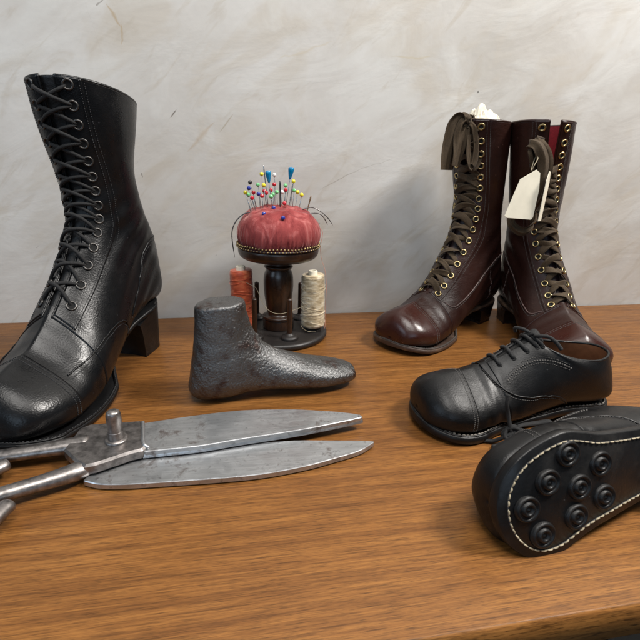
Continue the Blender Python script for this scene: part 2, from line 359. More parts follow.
def threadm(name, c1, c2, c3):
    m, nt, b = nm(name); v = coords(nt)
    n = noise(nt, coords(nt, (1, 1, 2.5)), 70, 3, .6, .6)
    nt.links.new(ramp(nt, n, [(.35, c1), (.50, c2), (.62, c3)]), b.inputs['Base Color'])
    b.inputs['Roughness'].default_value = .42; b.inputs['Sheen Weight'].default_value = .3
    return m
M['orange'] = threadm('orange_thread', (.48, .070, .025), (.66, .120, .045), (.78, .22, .09))
M['cream'] = threadm('cream_silk_thread', (.36, .265, .15), (.62, .50, .32), (.80, .70, .52))
M['pinkthread'] = simple('pink_thread', (.55, .28, .22), .6)
M['pegwood'] = M['turned']
M['needle'] = simple('polished_needle', (.62, .62, .63), .22, 1., bstr=0)
M['darkneedle'] = simple('dark_needle', (.16, .15, .15), .3, 1., bstr=0)
M['rustneedle'] = simple('rusty_needle', (.28, .17, .09), .5, .7)
for k, c in dict(yellow=(.80, .70, .04), white=(.85, .85, .83), black=(.01, .01, .012), green=(.20, .62, .25), navy=(.02, .035, .28), red=(.55, .015, .03), teal=(.0, .20, .42)).items():
    mm, nt_, b_ = nm(k+'_glass_head'); b_.inputs['Base Color'].default_value = (*c, 1); b_.inputs['Roughness'].default_value = .16; b_.inputs['Coat Weight'].default_value = .5
    M['pin_'+k] = mm
M['floor'] = simple('dark_floor', (.005, .0045, .004), .7, nscale=6)

# ------------------------------------------------------------------ setting: wall, floor, table
mb = MB(); mb.add([(-3, .634, -.75), (3, .634, -.75), (3, .634, 2.4), (-3, .634, 2.4), (-3, .78, -.75), (3, .78, -.75), (3, .78, 2.4), (-3, .78, 2.4)],
                  [(0, 1, 2, 3), (5, 4, 7, 6), (3, 2, 6, 7), (1, 5, 6, 2), (4, 0, 3, 7), (4, 5, 1, 0)])
tag(mb.build('wall', M['wall'], smooth=False), kind='structure')
mb = MB(); mb.add([(-3, -3, -.75), (3, -3, -.75), (3, .634, -.75), (-3, .634, -.75)], [(0, 1, 2, 3)])
tag(mb.build('floor', M['floor'], smooth=False), kind='structure')
table = empty('wooden_table', (0, .39, -.75), label='brown walnut veneer table that everything stands on, against the plaster wall', cat='table')
def rbox(mb, x0, x1, y0, y1, z0, z1, b=.0015):
    O = []
    for cx, cy, a0 in ((x1-b, y0+b, -90), (x1-b, y1-b, 0), (x0+b, y1-b, 90), (x0+b, y0+b, 180)):
        for k in range(4): a = R(a0+30*k); O.append((cx+b*math.cos(a), cy+b*math.sin(a)))
    prism(mb, O, z0, z1, b)
mb = MB(); rbox(mb, -.62, .80, .146-.39, .632-.39, .75-.024, .75, .0022); mb.build('tabletop', M['table'], table, auto=50)
mb = MB(); rbox(mb, -.56, .74, .20-.39, .60-.39, .64, .7255); mb.build('apron', M['turnedbase'], table, smooth=False)
for x in (-.55, .68):
    for y in (.20-.39, .55-.39):
        mb = MB(); rbox(mb, x, x+.05, y+.002, y+.05, 0, .6395); mb.build('leg', M['turnedbase'], table, smooth=False)

# ------------------------------------------------------------------ footwear
class Shoe:
    """surface swept by rings that turn from the toe round to the leg opening"""
    def __init__(s, knots, L, dip=0, dispf=None, bend=None):
        K = np.array(knots, float); s.K = K; s.n = len(K)-1; s.L = L; s.dip = dip; s.dispf = dispf; s.bend = bend
    def raw(s, t, th):
        t, th = np.broadcast_arrays(np.asarray(t, float), np.asarray(th, float))
        q = crt(s.K, t.ravel()).reshape(t.shape+(-1,))
        Fx, Fz, Bx, Bz, w, m, nF, nB = [q[..., i] for i in range(8)]
        w = np.maximum(w, .00002)
        c, sn = np.cos(th), np.sin(th); ex = np.where(c > 0, 2/nF, 2/nB)
        a = .5*(1-np.sign(c)*np.abs(c)**ex); a = a**(np.log(np.clip(m, .2, .9))/np.log(.5))
        lat = w*np.sign(sn)*np.abs(sn)**(2/np.where(c > 0, nF, nB))
        x = Fx+(Bx-Fx)*a; z = Fz+(Bz-Fz)*a
        if s.dip: z = z-s.dip*np.clip((t-(s.n-1.2))/1.2, 0, 1)**2*np.sin(th)**2
        if s.bend: lat = lat+s.bend(x, z)
        P = np.stack([x, lat, z], -1)
        return P
    def normal(s, t, th):
        e = .02; t0 = np.clip(np.asarray(t, float)-e, 0, s.n); t1 = np.clip(np.asarray(t, float)+e, 0, s.n)
        dt = s.raw(t1, th)-s.raw(t0, th); dh = s.raw(t, np.asarray(th)+.01)-s.raw(t, np.asarray(th)-.01)
        return norm(np.cross(dh, dt))
    def S(s, t, th, off=0.):
        t, th = np.broadcast_arrays(np.asarray(t, float), np.asarray(th, float))
        P = s.raw(t, th); Nn = s.normal(t, th)
        d = np.zeros(t.shape) if s.dispf is None else s.dispf(P, t, th)
        return P+Nn*((d+off)*np.clip(t/.3, 0, 1))[..., None]
    def width(s, t): return np.maximum(crt(s.K, np.atleast_1d(np.asarray(t, float)))[:, 4], .001)
    def th_of(s, d, t):
        """angle from the front ridge for a lateral distance d"""
        q = crt(s.K, np.atleast_1d(np.asarray(t, float))); nF = q[..., 6]
        return np.arcsin(np.clip(np.abs(d)/q[..., 4], 0, .999)**(nF/2))*np.sign(d)
    def patch(s, mb, T, TH, off, na, nb, thick=.0012, wrap=False, mi=0, skirt=True):
        a = np.linspace(0, 1, na)[:, None]; b = (np.arange(nb)/nb if wrap else np.linspace(0, 1, nb))[None, :]
        t = T(a, b)+0*a+0*b; th = TH(a, b)+0*a+0*b
        P = s.S(t, th, off)
        if skirt:
            Q = s.S(t, th, off-thick)
            P = np.concatenate([Q[:1], P, Q[-1:]])
            if not wrap:
                Q2 = np.concatenate([Q[:1], Q, Q[-1:]]); P = np.concatenate([Q2[:, :1], P, Q2[:, -1:]], 1)
        mb.grid(P, wrap, True, mi)
    def inv(s, pts, side=1):
        """side-view (x,z) points -> (t,theta) on that side"""
        if not hasattr(s, 'tab'):
            t = np.linspace(.5, s.n, 260)[:, None]; th = np.linspace(.02, np.pi-.02, 150)[None, :]; s.tab = (s.raw(t, th), t+0*th, th+0*t)
        G, tt, hh = s.tab; out = []
        for x, z in pts:
            d = (G[..., 0]-x)**2+(G[..., 2]-z)**2; i = np.unravel_index(np.argmin(d), d.shape); out.append((tt[i], hh[i]*side))
        return np.array(out)
    def line(s, pts, side, n, off=.0006):
        """seam path from side-view points, on the surface"""
        th = s.inv(cr(pts, max(8, n//6)), side); q = resample(crt(th, np.linspace(0, len(th)-1, n*2)), n)
        k = np.ones(5)/5
        for c in range(2): q[2:-2, c] = np.convolve(q[:, c], k, 'valid')
        return s.S(q[:, 0], q[:, 1], off), s.normal(q[:, 0], q[:, 1]), q
def dashes(mb, P, Nn, step, ln, r, lift=.0):
    d = np.r_[0, np.cumsum(np.linalg.norm(np.diff(P, axis=0), axis=1))]; m = int(d[-1]/step)
    for k in range(m):
        a = (k+.5)*step+random.uniform(-.08, .08)*step; u = np.array([a-ln/2, a-ln/4, a, a+ln/4, a+ln/2])
        q = np.stack([np.interp(u, d, P[:, c]) for c in range(3)], 1); nn = np.stack([np.interp(u, d, Nn[:, c]) for c in range(3)], 1)
        q = q+nn*(np.array([-.6, .3, .6, .3, -.6])*r+lift)[:, None]
        tube(mb, q, r*np.array([.7, 1, 1, 1, .7]), 5)
def loft_sole(mb, xs, hw, zb, zt, yc=None, bev=.0012, mi=0):
    """sole: stations along x (toe to heel) with rounded rim; hw half width, zb/zt bottom and top heights"""
    rows = []
    for x, h, b, t, c in zip(xs, hw, zb, zt, (yc if yc is not None else np.zeros(len(xs)))):
        k = min(bev, max(h*.5, 1e-5)); mz = (b+t)/2
        s = [(-h+k, b), (-h+k*.3, b+k*.5), (-h, mz), (-h+k*.3, t-k*.5), (-h+k*1.2, t), (0, t+.0002), (h-k*1.2, t), (h-k*.3, t-k*.5), (h, mz), (h-k*.3, b+k*.5), (h-k, b), (0, b)]
        rows.append([(x, c+y, z) for y, z in s])
    mb.grid(np.array(rows), True, False, mi)
def sole_outline(sh, margin, n=110, x_back=-.004, hb=.031, toeR=.040, toeN=2.1, mheel=None):
    """half-width of the sole over x, following the upper's plan outline"""
    L = sh.L+margin; u = np.linspace(0, 1, n); xs = x_back+(L-x_back)*(1+np.cos(u*np.pi))/2
    t = np.linspace(4, sh.n, 300); K = crt(sh.K, t); keep = K[:, 3] < .075
    xx = (K[:, 0]*.25+K[:, 2]*.75)[keep]; ww = K[:, 4][keep]; o = np.argsort(xx)
    mg = np.full(len(xs), margin) if mheel is None else np.interp(xs, [.045, .070, .112, .14], [-.0025, mheel, mheel, margin])
    hwf = np.interp(xs, xx[o], ww[o])+mg
    k = np.clip((hb-(xs-x_back))/hb, 0, 1); hw = np.minimum(hwf, np.where(xs-x_back < hb, hb*np.sqrt(1-k*k), 1))
    k = np.clip((toeR-(L-xs))/toeR, 0, 1); hw = np.minimum(hw, (1-k**toeN)**(1/toeN)*hwf.max())
    return xs, np.maximum(hw, 1e-5)
def outline_inset(xs, hw, zs, d, dz, m=500, xmin=None, yc=None):
    """loop running inside the sole's rim at distance d"""
    yc = 0*xs if yc is None else yc
    O = np.c_[np.r_[xs, xs[::-1][1:-1]], np.r_[hw+yc, (yc-hw)[::-1][1:-1]], np.r_[zs, zs[::-1][1:-1]]]
    O = resample(np.r_[O, O[:1]], m+1)[:-1]
    for _ in range(3): O = (np.roll(O, 1, 0)+O*2+np.roll(O, -1, 0))/4
    T = norm((np.roll(O, -3, 0)-np.roll(O, 3, 0))*[1, 1, 0]); nr = np.stack([-T[:, 1], T[:, 0], 0*T[:, 0]], 1)
    if np.mean(np.sum(nr*(O.mean(0)-O), 1)) < 0: nr = -nr
    Q = O+nr*d; o_ = np.argsort(xs); Q[:, 2] = np.interp(Q[:, 0], xs[o_], np.asarray(zs)[o_])+dz
    if xmin is not None:
        k = Q[:, 0] > xmin; i = np.where(~k)[0]; s0 = i[len(i)//2]; Q = np.roll(Q, -s0, 0); Q = Q[Q[:, 0] > xmin]; return Q
    return np.r_[Q, Q[:1]]
def make_eyelet(mat, r0=.0030, r1=.0010):
    mb = MB()
    torus(mb, (0, 0, 0), (0, 0, 1), r0, r1, 22, 8)
    lathe(mb, [(r0*.96, .0001), (r0*.5, -.0001), (.00001, -.0002)], 16, mi=1)
    me = mb.build('eyelet', [mat, M['hole']]); return me
def orient(o, p, n, xdir=None):
    z = Vector(n).normalized(); x = Vector(xdir) if xdir is not None else Vector((0, 0, 1)).cross(z)
    x = (x-z*x.dot(z)).normalized(); y = z.cross(x)
    o.matrix_local = Matrix(((x.x, y.x, z.x, p[0]), (x.y, y.y, z.y, p[1]), (x.z, y.z, z.z, p[2]), (0, 0, 0, 1)))

def tall_boot(name, loc, ang, kn, L, A, label, group, seed=0):
    root = empty(name, loc, (0, 0, R(ang)), label, 'boot', group)
    def disp(P, t, th):
        d = .0007*snoise(P, 60, seed, 3)*np.clip(t-4, 0, 1)
        ank = np.exp(-((t-A['ankle'])/2.2)**2)                      # creases round the ankle
        d = d+ank*.0007*np.sin(P[..., 2]*230+P[..., 0]*190+3*snoise(P, 30, seed+5, 1))*np.clip(np.abs(np.sin(th))*1.2, 0, 1)*np.clip((P[..., 0]-.02)/.03, 0, 1)
        vam = np.exp(-((t-A['flex'])/1.0)**2)
        d = d+vam*.00018*np.sin(P[..., 0]*430+2*snoise(P, 40, seed+9, 1))
        return d
    sh = Shoe(kn, L, A.get('dip', 0), disp, A.get('bend'))
    n = sh.n; tc, tv = A['cap'], A['vamp']; gapf = A['gap']
    f = lambda t: sh.th_of(gapf(t), t)
    # vamp
    mb = MB(); sh.patch(mb, lambda a, b: tc-.05+(tv+.4-tc)*a, lambda a, b: 2*np.pi*b, 0, 60, 160, wrap=True, skirt=False)
    mb.build('vamp', A['mat'], root)
    # toe cap sits a hair proud
    mb = MB(); sh.patch(mb, lambda a, b: tc*(a**.8), lambda a, b: 2*np.pi*b, .0009, 60, 160, wrap=True, skirt=True)
    mb.build('toe_cap', A['capmat'], root)
    # quarters: everything behind the vamp seam, open along the lacing
    mb = MB(); sh.patch(mb, lambda a, b: tv+(n-tv)*a, lambda a, b: f(tv+(n-tv)*a+0*b)*(1-2*b)+2*np.pi*b, .0006, 190, 230, thick=.0022)
    quarter = mb.build('quarters', A['mat'], root)
    # tongue
    mb = MB(); tt1 = A.get('tongue_end', n)
    tg_ = lambda a: tv-.35+(tt1-tv+.35)*a
    sh.patch(mb, lambda a, b: tg_(a), lambda a, b: sh.th_of(gapf(tg_(a))+.007, tg_(a))*(2*b-1), -.0024, 120, 14)
    mb.build('tongue', A['tongmat'], root)
    # lining inside the opening
    mb = MB(); sh.patch(mb, lambda a, b: n-3.2+3.2*a, lambda a, b: f(n-3.2+3.2*a+0*b)*(1-2*b)+2*np.pi*b, -.0021, 60, 120, skirt=False)
    mb.build('lining', A['linmat'], root)
    # bound top edge
    mb = MB(); b = np.linspace(0, 1, 120); th = sh.th_of(gapf(np.array([n])), np.array([n]))[0]; hh = th*(1-2*b)+2*np.pi*b
    P = sh.S(np.full(120, float(n)), hh, -.0006); tube(mb, P, .0015, 8); mb.build('top_binding', A['mat'], root)
    # edge of the lacing gap on both sides (folded leather)
    te = np.linspace(tv, n, 200)
    for s in (1, -1):
        mb = MB(); th = sh.th_of(gapf(te), te)*s; tube(mb, sh.S(te, th, .0002), .0009, 6)
        # eyelet facing: raised band next to the gap
        B = A['band']
        tf = lambda a: tv+.1+(n-tv-.1)*a
        sh.patch(mb, lambda a, b: tf(a), lambda a, b: (sh.th_of(gapf(tf(a))+.0008, tf(a))*(1-b)+sh.th_of(gapf(tf(a))+B, tf(a))*b)*s,
            .0013, 200, 22, thick=.0010)
        mb.build('eyelet_facing', A['mat'], root)
        mb = MB(); P = sh.S(te, sh.th_of(gapf(te)+B-.0016, te)*s, .0016); Nn = sh.normal(te, sh.th_of(gapf(te)+B-.0016, te)*s)
        dashes(mb, P, Nn, .0019, .0013, .00026)
        P = sh.S(te, sh.th_of(gapf(te)+B+.0014, te)*s, .0007)
        dashes(mb, P, Nn, .0019, .0013, .00022)
        mb.build('facing_stitching', A['stitchmat'], root)
    # seams on both sides
    for s in (1, -1):
        for pts in A['seams']:
            P, Nn, q = sh.line(pts, s, 170, .0008)
            mb = MB(); tube(mb, P, .00075*A.get('seamw', 1), 6); mb.build('seam_edge', A['seammat'], root)
            mb = MB(); P2, N2, _ = sh.line([(x, z-.0028) for x, z in pts], s, 170, .0007); dashes(mb, P2, N2, .0021, .0014, .00028); mb.build('seam_stitching', A['stitchmat'], root)
    # cap seam: double row of stitching
    th = np.linspace(-1.9, 1.9, 150)
    for dt, r in ((-.22, .0003), (-.52, .0003)):
        mb = MB(); P = sh.S(tc+dt*.55+0*th, th, .0010); dashes(mb, P, sh.normal(tc+dt*.55+0*th, th), .0019, .0013, r); mb.build('cap_stitching', A['capstitch'], root)
    # eyelets, one per hole
    ts = A['eyes']; d = A['eyeoff']; proto = None; EP = {}
    for s in (1, -1):
        for i, t in enumerate(ts):
            t_ = np.array([t]); th = sh.th_of(gapf(t_)+d, t_)*s; p = sh.S(t_, th, .0017)[0]; nn = sh.normal(t_, th)[0]
            if proto is None: proto = make_eyelet(A['eyemat'], *A.get('eyer', (.0026, .0009))); o = proto
            else: o = proto.copy(); col.objects.link(o)
            o.parent = root; orient(o, p, nn); EP[(s, i)] = (p, nn)
    # laces
    mb = MB(); ne = len(ts)
    for i in range(ne):
        for s in (1, -1):
            p, nn = EP[(s, i)]; j = i+1 if i+1 < A.get('laced', ne) else None
            if j is None: continue
            t0_, t1_ = ts[i], ts[j]; q, nq = EP[(-s, j)]; u = np.linspace(0, 1, 26)
            tq = t0_+(t1_-t0_)*u+.08*np.sin(u*np.pi)*random.uniform(-1, 1); lat_ = (gapf(tq)+d)*(1-2*u)*s
            bow_ = np.sin(np.pi*np.clip(u, 0, 1)); lift = .0016+(.0016 if (s > 0) == (i % 2 == 0) else 0)+random.uniform(0, .0010)
            offs = -.0006+.0026*np.clip(u/.07, 0, 1)+lift*bow_-.0026*np.clip((u-.86)/.14, 0, 1)
            P = sh.raw(tq, sh.th_of(lat_, tq))+sh.normal(tq, sh.th_of(lat_, tq))*offs[:, None]; out = sh.normal(tq, sh.th_of(lat_, tq))
            for _ in range(3): P[1:-1] = (P[:-2]+2*P[1:-1]+P[2:])/4
            if A['lace'] == 'tape':
                W = np.cross(norm(np.gradient(P, axis=0)), out); tw = (np.linspace(random.uniform(-.5, .5), random.uniform(-.7, .7), 26)+.35*np.sin(u*6+i))[:, None]
                Wd = W*np.cos(tw)+out*np.sin(tw)
                wd = A['lw']*(1-.5*np.abs(np.linspace(-1, 1, 26))**4)*random.uniform(.8, 1.15)
                ribbon(mb, P, Wd, wd, .0006, random.uniform(-.0009, .0009), 5)
            else: tube(mb, P, A['lw']*(1-.15*np.abs(np.linspace(-1, 1, 26))), 8)
    if ne: mb.build('lace', A['lacemat'], root)
    # sole, welt, heel
    mg = A['welt_margin']; bend = A.get('bend') or (lambda x, z: 0*x)
    xs, hw = sole_outline(sh, mg, 110, A['xb'], A['hb'], mheel=-.0095)
    zbf = lambda x: np.interp(x, *zip(*sorted(A['bottom'])))
    zz = crt(np.array([zbf(x) for x in xs]), np.arange(len(xs), dtype=float)); zz = np.convolve(np.pad(zz, 3, 'edge'), np.ones(7)/7, 'valid')
    waist = 1-A.get('waist', .22)*np.exp(-((xs-A['waistx'])/.028)**2); hw = hw*waist
    th_ = A['sole_t']; yc = bend(xs, 0*xs)
    mb = MB(); loft_sole(mb, xs, hw, zz, zz+th_, yc, .0011); sole = mb.build('sole', A['solemat'], root)
    mb = MB(); tube(mb, outline_inset(xs, hw, zz, .0022, th_+.0006, xmin=A['weltx'], yc=yc), .0013, 8, flat=.75); mb.build('welt', A['weltmat'], root)
    mb = MB(); I = outline_inset(xs, hw, zz, .0020, th_+.0017, xmin=A['weltx'], yc=yc); dashes(mb, I, np.tile([0, 0, 1.], (len(I), 1)), .0027, .0018, .00034); mb.build('welt_stitching', A['weltstitch'], root)
    # heel block
    H = A['heel']; m = 44; rows = []
    top = zbf(.02)+.001
    for z_, sc, sh_ in [(0, H['b'], H['sb']), (.0012, H['b']+.0004, H['sb'])]+[(u*top, None, None) for u in np.linspace(.06, 1.0, 16)]:
        if sc is None:
            u = z_/top; sc = H['b']+(H['t']-H['b'])*u**1.4; sh_ = H['sb']*(1-u)**1.3
            ztop = True
        hwk = sc; ln = H['len_b']+(H['len_t']-H['len_b'])*(z_/top)**1.5
        k = np.linspace(-np.pi/2, np.pi/2, m-10); arc = np.c_[A['xb']+sh_+hwk-hwk*np.cos(k), hwk*np.sin(k)]
        xf = A['xb']+sh_+ln; yy = np.linspace(hwk, -hwk, 12)[1:-1]; breast = np.c_[xf-.004*(1-(yy/hwk)**2), yy]
        edge = np.r_[arc, [[xf, hwk]], breast, [[xf, -hwk]]]
        row = np.c_[edge, np.full(len(edge), z_)]
        if z_ > top*.5:
            kz = (z_/top-.5)/.5; row[:, 2] += kz*(np.array([zbf(x) for x in row[:, 0]])-zbf(.02)-.0004)
        rows.append(row)
    G = np.array(rows); mb = MB(); mb.grid(G, True, True); nn_ = G.shape[1]; mb.add(G[0], [tuple(range(nn_))]); mb.add(G[-1], [tuple(range(nn_))[::-1]])
    heel = mb.build('heel', A['heelmat'], root, auto=40)
    mb = MB(); E0 = G[1].copy(); 
    for zc in (.0042, .0085): 
        k = zc/top; Lr = G[2]+(G[-1]-G[2])*0; Lr = G[1]*1.0; Lr[:, 2] = zc
        # fine lift lines on the block
    return root, sh, EP

# ---- brown boots
kb = [ # Fx Fz Bx Bz w m nF nB
 (.229,.017,.229,.017,.00002,.5,2,2), (.2277,.029,.2277,.0115,.017,0.55,2,2.3), (.2235,.0385,.2235,.010,.0262,0.6,2,2.7), (.2145,.0465,.2145,.009,.0340,0.64,2,3.1),
 (.200,.0505,.200,.008,.0395,0.68,2,3.6), (.182,.0535,.182,.0075,.0412,0.7,2.05,4.0), (.166,.060,.162,.008,.0400,0.69,2.1,3.9), (.151,.068,.140,.0095,.0370,0.66,2.1,3.6),
 (.135,.085,.112,.016,.0340,0.63,2.1,3.3), (.120,.106,.082,.023,.0320,0.59,2.1,2.9), (.108,.129,.046,.028,.0300,0.57,2.1,3.2), (.101,.149,.009,.0305,.0295,.53,2.1,3.0),
 (.098,.167,.003,.050,.0295,.5,2.1,2.5), (.0985,.185,.014,.084,.0295,.5,2.1,2.2), (.100,.203,.030,.122,.0305,.5,2.1,2.1), (.105,.221,.039,.165,.0325,.5,2.1,2.1),
 (.111,.240,.046,.213,.0340,.5,2.1,2.1), (.118,.262,.050,.260,.0350,.5,2.1,2.1)]
def gap_brown(t): return np.interp(t, [0, 6.5, 9, 12, 17], [.0035, .0040, .0065, .0080, .0095])
def gap_open(t): return np.interp(t, [0, 6.5, 9, 12, 14, 15.5, 17], [.0035, .0045, .0055, .0055, .0050, .0050, .0065])
seams_brown = [[(.155,.052), (.145,.046), (.120,.054), (.090,.070), (.064,.086), (.044,.098), (.028,.100), (.014,.098)], [(.062,.080), (.054,.060), (.050,.038)]]
AB = dict(mat=M['brown'], capmat=M['browncap'], tongmat=M['tongue'], linmat=M['lining'], cap=4.75, vamp=6.35, gap=gap_brown, ankle=11.2, flex=6.0,
    band=.0142, eyeoff=.0072, eyemat=M['brass'], eyer=(.0033, .0011), eyes=list(6.75+np.arange(16)*(16.72-6.75)/15), lace='tape', lw=.0078, lacemat=M['lacebrown'],
    seams=seams_brown, seammat=M['seambrown'], stitchmat=M['threadgrey'], capstitch=M['threadgrey'],
    welt_margin=.0030, xb=.006, hb=.0270, bottom=[(-.01,.0280), (.02,.0268), (.05,.0240), (.075,.0185), (.10,.0115), (.125,.0045), (.145,.0010), (.165,.0002), (.185,.0006), (.205,.0024), (.235,.0085)],
    waistx=.095, sole_t=.0052, solemat=M['solebrown'], weltmat=M['welt'], weltx=.10, weltstitch=M['threadgrey'],
    heel=dict(b=.0235, t=.0268, sb=.003, len_b=.046, len_t=.056), heelmat=M['browndark'])
boot1, s1, E1 = tall_boot('laced_boot', (.372, .613, 0), 213, kb, .229, AB, 'oxblood lace-up boot standing whole, paper stuffed in its top and laces tied in a bow', 'pair of oxblood lace-up boots', 3)
AB2 = dict(AB); AB2.update(bend=lambda x, z: -.030*np.clip((z-.07)/.19, 0, 1.1)**1.15, gap=gap_open, linmat=M['redlining'], tongue_end=14.6, laced=13)
boot2, s2, E2 = tall_boot('laced_boot', (.408, .612, 0), 259, kb, .229, AB2, 'oxblood lace-up boot with open red-lined top and a cream tag hanging from its lace', 'pair of oxblood lace-up boots', 11)

# ---- large black boot
kk = [
 (.246,.019,.246,.019,.00002,.5,2,2), (.2445,.032,.2445,.013,.018,0.55,2,2.3), (.240,.043,.240,.011,.0285,0.6,2,2.7), (.230,.052,.230,.0095,.0370,0.64,2,3.1),
 (.213,.058,.213,.009,.0435,0.68,2,3.6), (.192,.064,.192,.0085,.0460,0.7,2.05,4.0), (.172,.078,.166,.010,.0445,0.69,2.1,3.9), (.152,.097,.138,.018,.0405,0.66,2.1,3.6),
 (.133,.117,.108,.030,.0370,0.63,2.1,3.3), (.119,.136,.078,.044,.0345,0.59,2.1,2.9), (.109,.153,.042,.054,.0335,0.57,2.1,3.2), (.104,.168,.006,.056,.0330,.53,2.1,3.0),
 (.104,.183,-.002,.077,.0335,.5,2.1,2.3), (.106,.199,.006,.113,.0330,.5,2.1,2.2), (.109,.216,.023,.145,.0335,.5,2.1,2.1), (.113,.234,.037,.182,.0355,.5,2.1,2.1),
 (.117,.252,.035,.219,.0385,.5,2.1,2.1), (.121,.272,.026,.254,.0405,.5,2.1,2.1)]
def gap_k(t): return np.interp(t, [0, 6.5, 9, 12, 17], [.0035, .0045, .0060, .0070, .0070])
AK = dict(AB); AK.update(mat=M['black'], capmat=M['black'], tongmat=M['blacktongue'], linmat=M['lining'], gap=gap_k, band=.0175, eyeoff=.0088, eyemat=M['blackmetal'], eyer=(.0037, .0009),
    eyes=list(7.0+np.arange(14)*(16.75-7.0)/13), lace='cord', lw=.0017, lacemat=M['laceblack'], seams=[[(.192,.044), (.168,.050), (.142,.060), (.120,.065), (.106,.059), (.099,.044)], [(.092,.062), (.074,.090), (.058,.118), (.036,.130), (.004,.128)]],
    seammat=M['black'], stitchmat=M['threadblack'], capstitch=M['threadblack'], bottom=[(-.01,.0545), (.02,.0525), (.05,.0480), (.075,.038), (.10,.0245), (.125,.011), (.148,.0022), (.168,.0002), (.19,.0006), (.22,.0028), (.256,.0090)],
    waistx=.10, sole_t=.0050, solemat=M['soleblack'], weltmat=M['soleblack'], weltstitch=M['threadblack'], heel=dict(b=.0245, t=.0272, sb=.001, len_b=.050, len_t=.062), heelmat=M['soleblack'])
bootk, s3, E3 = tall_boot('laced_boot', (-.103, .562, 0), 251, kk, .246, AK, 'large black leather lace-up boot with a stacked heel at the left end of the table', None, 21)

# ------------------------------------------------------------------ child's black oxfords
ko = [
 (.185,.019,.185,.019,.00002,.5,2,2), (.1838,.033,.1838,.0115,.0150,0.55,2,2.3), (.180,.0420,.180,.0095,.0250,0.6,2,2.7), (.171,.0490,.171,.0082,.0335,0.64,2.1,3.1),
 (.156,.0525,.156,.0075,.0390,0.68,2.1,3.6), (.140,.0535,.139,.0075,.0395,0.7,2.1,4.0),
 (.126,.0570,.119,.009,.0365,0.69,2.1,3.9), (.113,.0640,.095,.010,.0335,0.66,2.1,3.6),
 (.101,.0720,.072,.0135,.0310,0.63,2.1,3.3), (.090,.0790,.048,.0155,.0295,0.59,2.1,2.9), (.084,.0820,.020,.0155,.0290,0.57,2.1,3.2), (.081,.0810,-.001,.0200,.0290,.54,2.1,2.8),
 (.079,.0790,-.003,.038,.0275,.5,2.1,2.3), (.077,.0770,.004,.066,.0235,.5,2.1,2.2)]
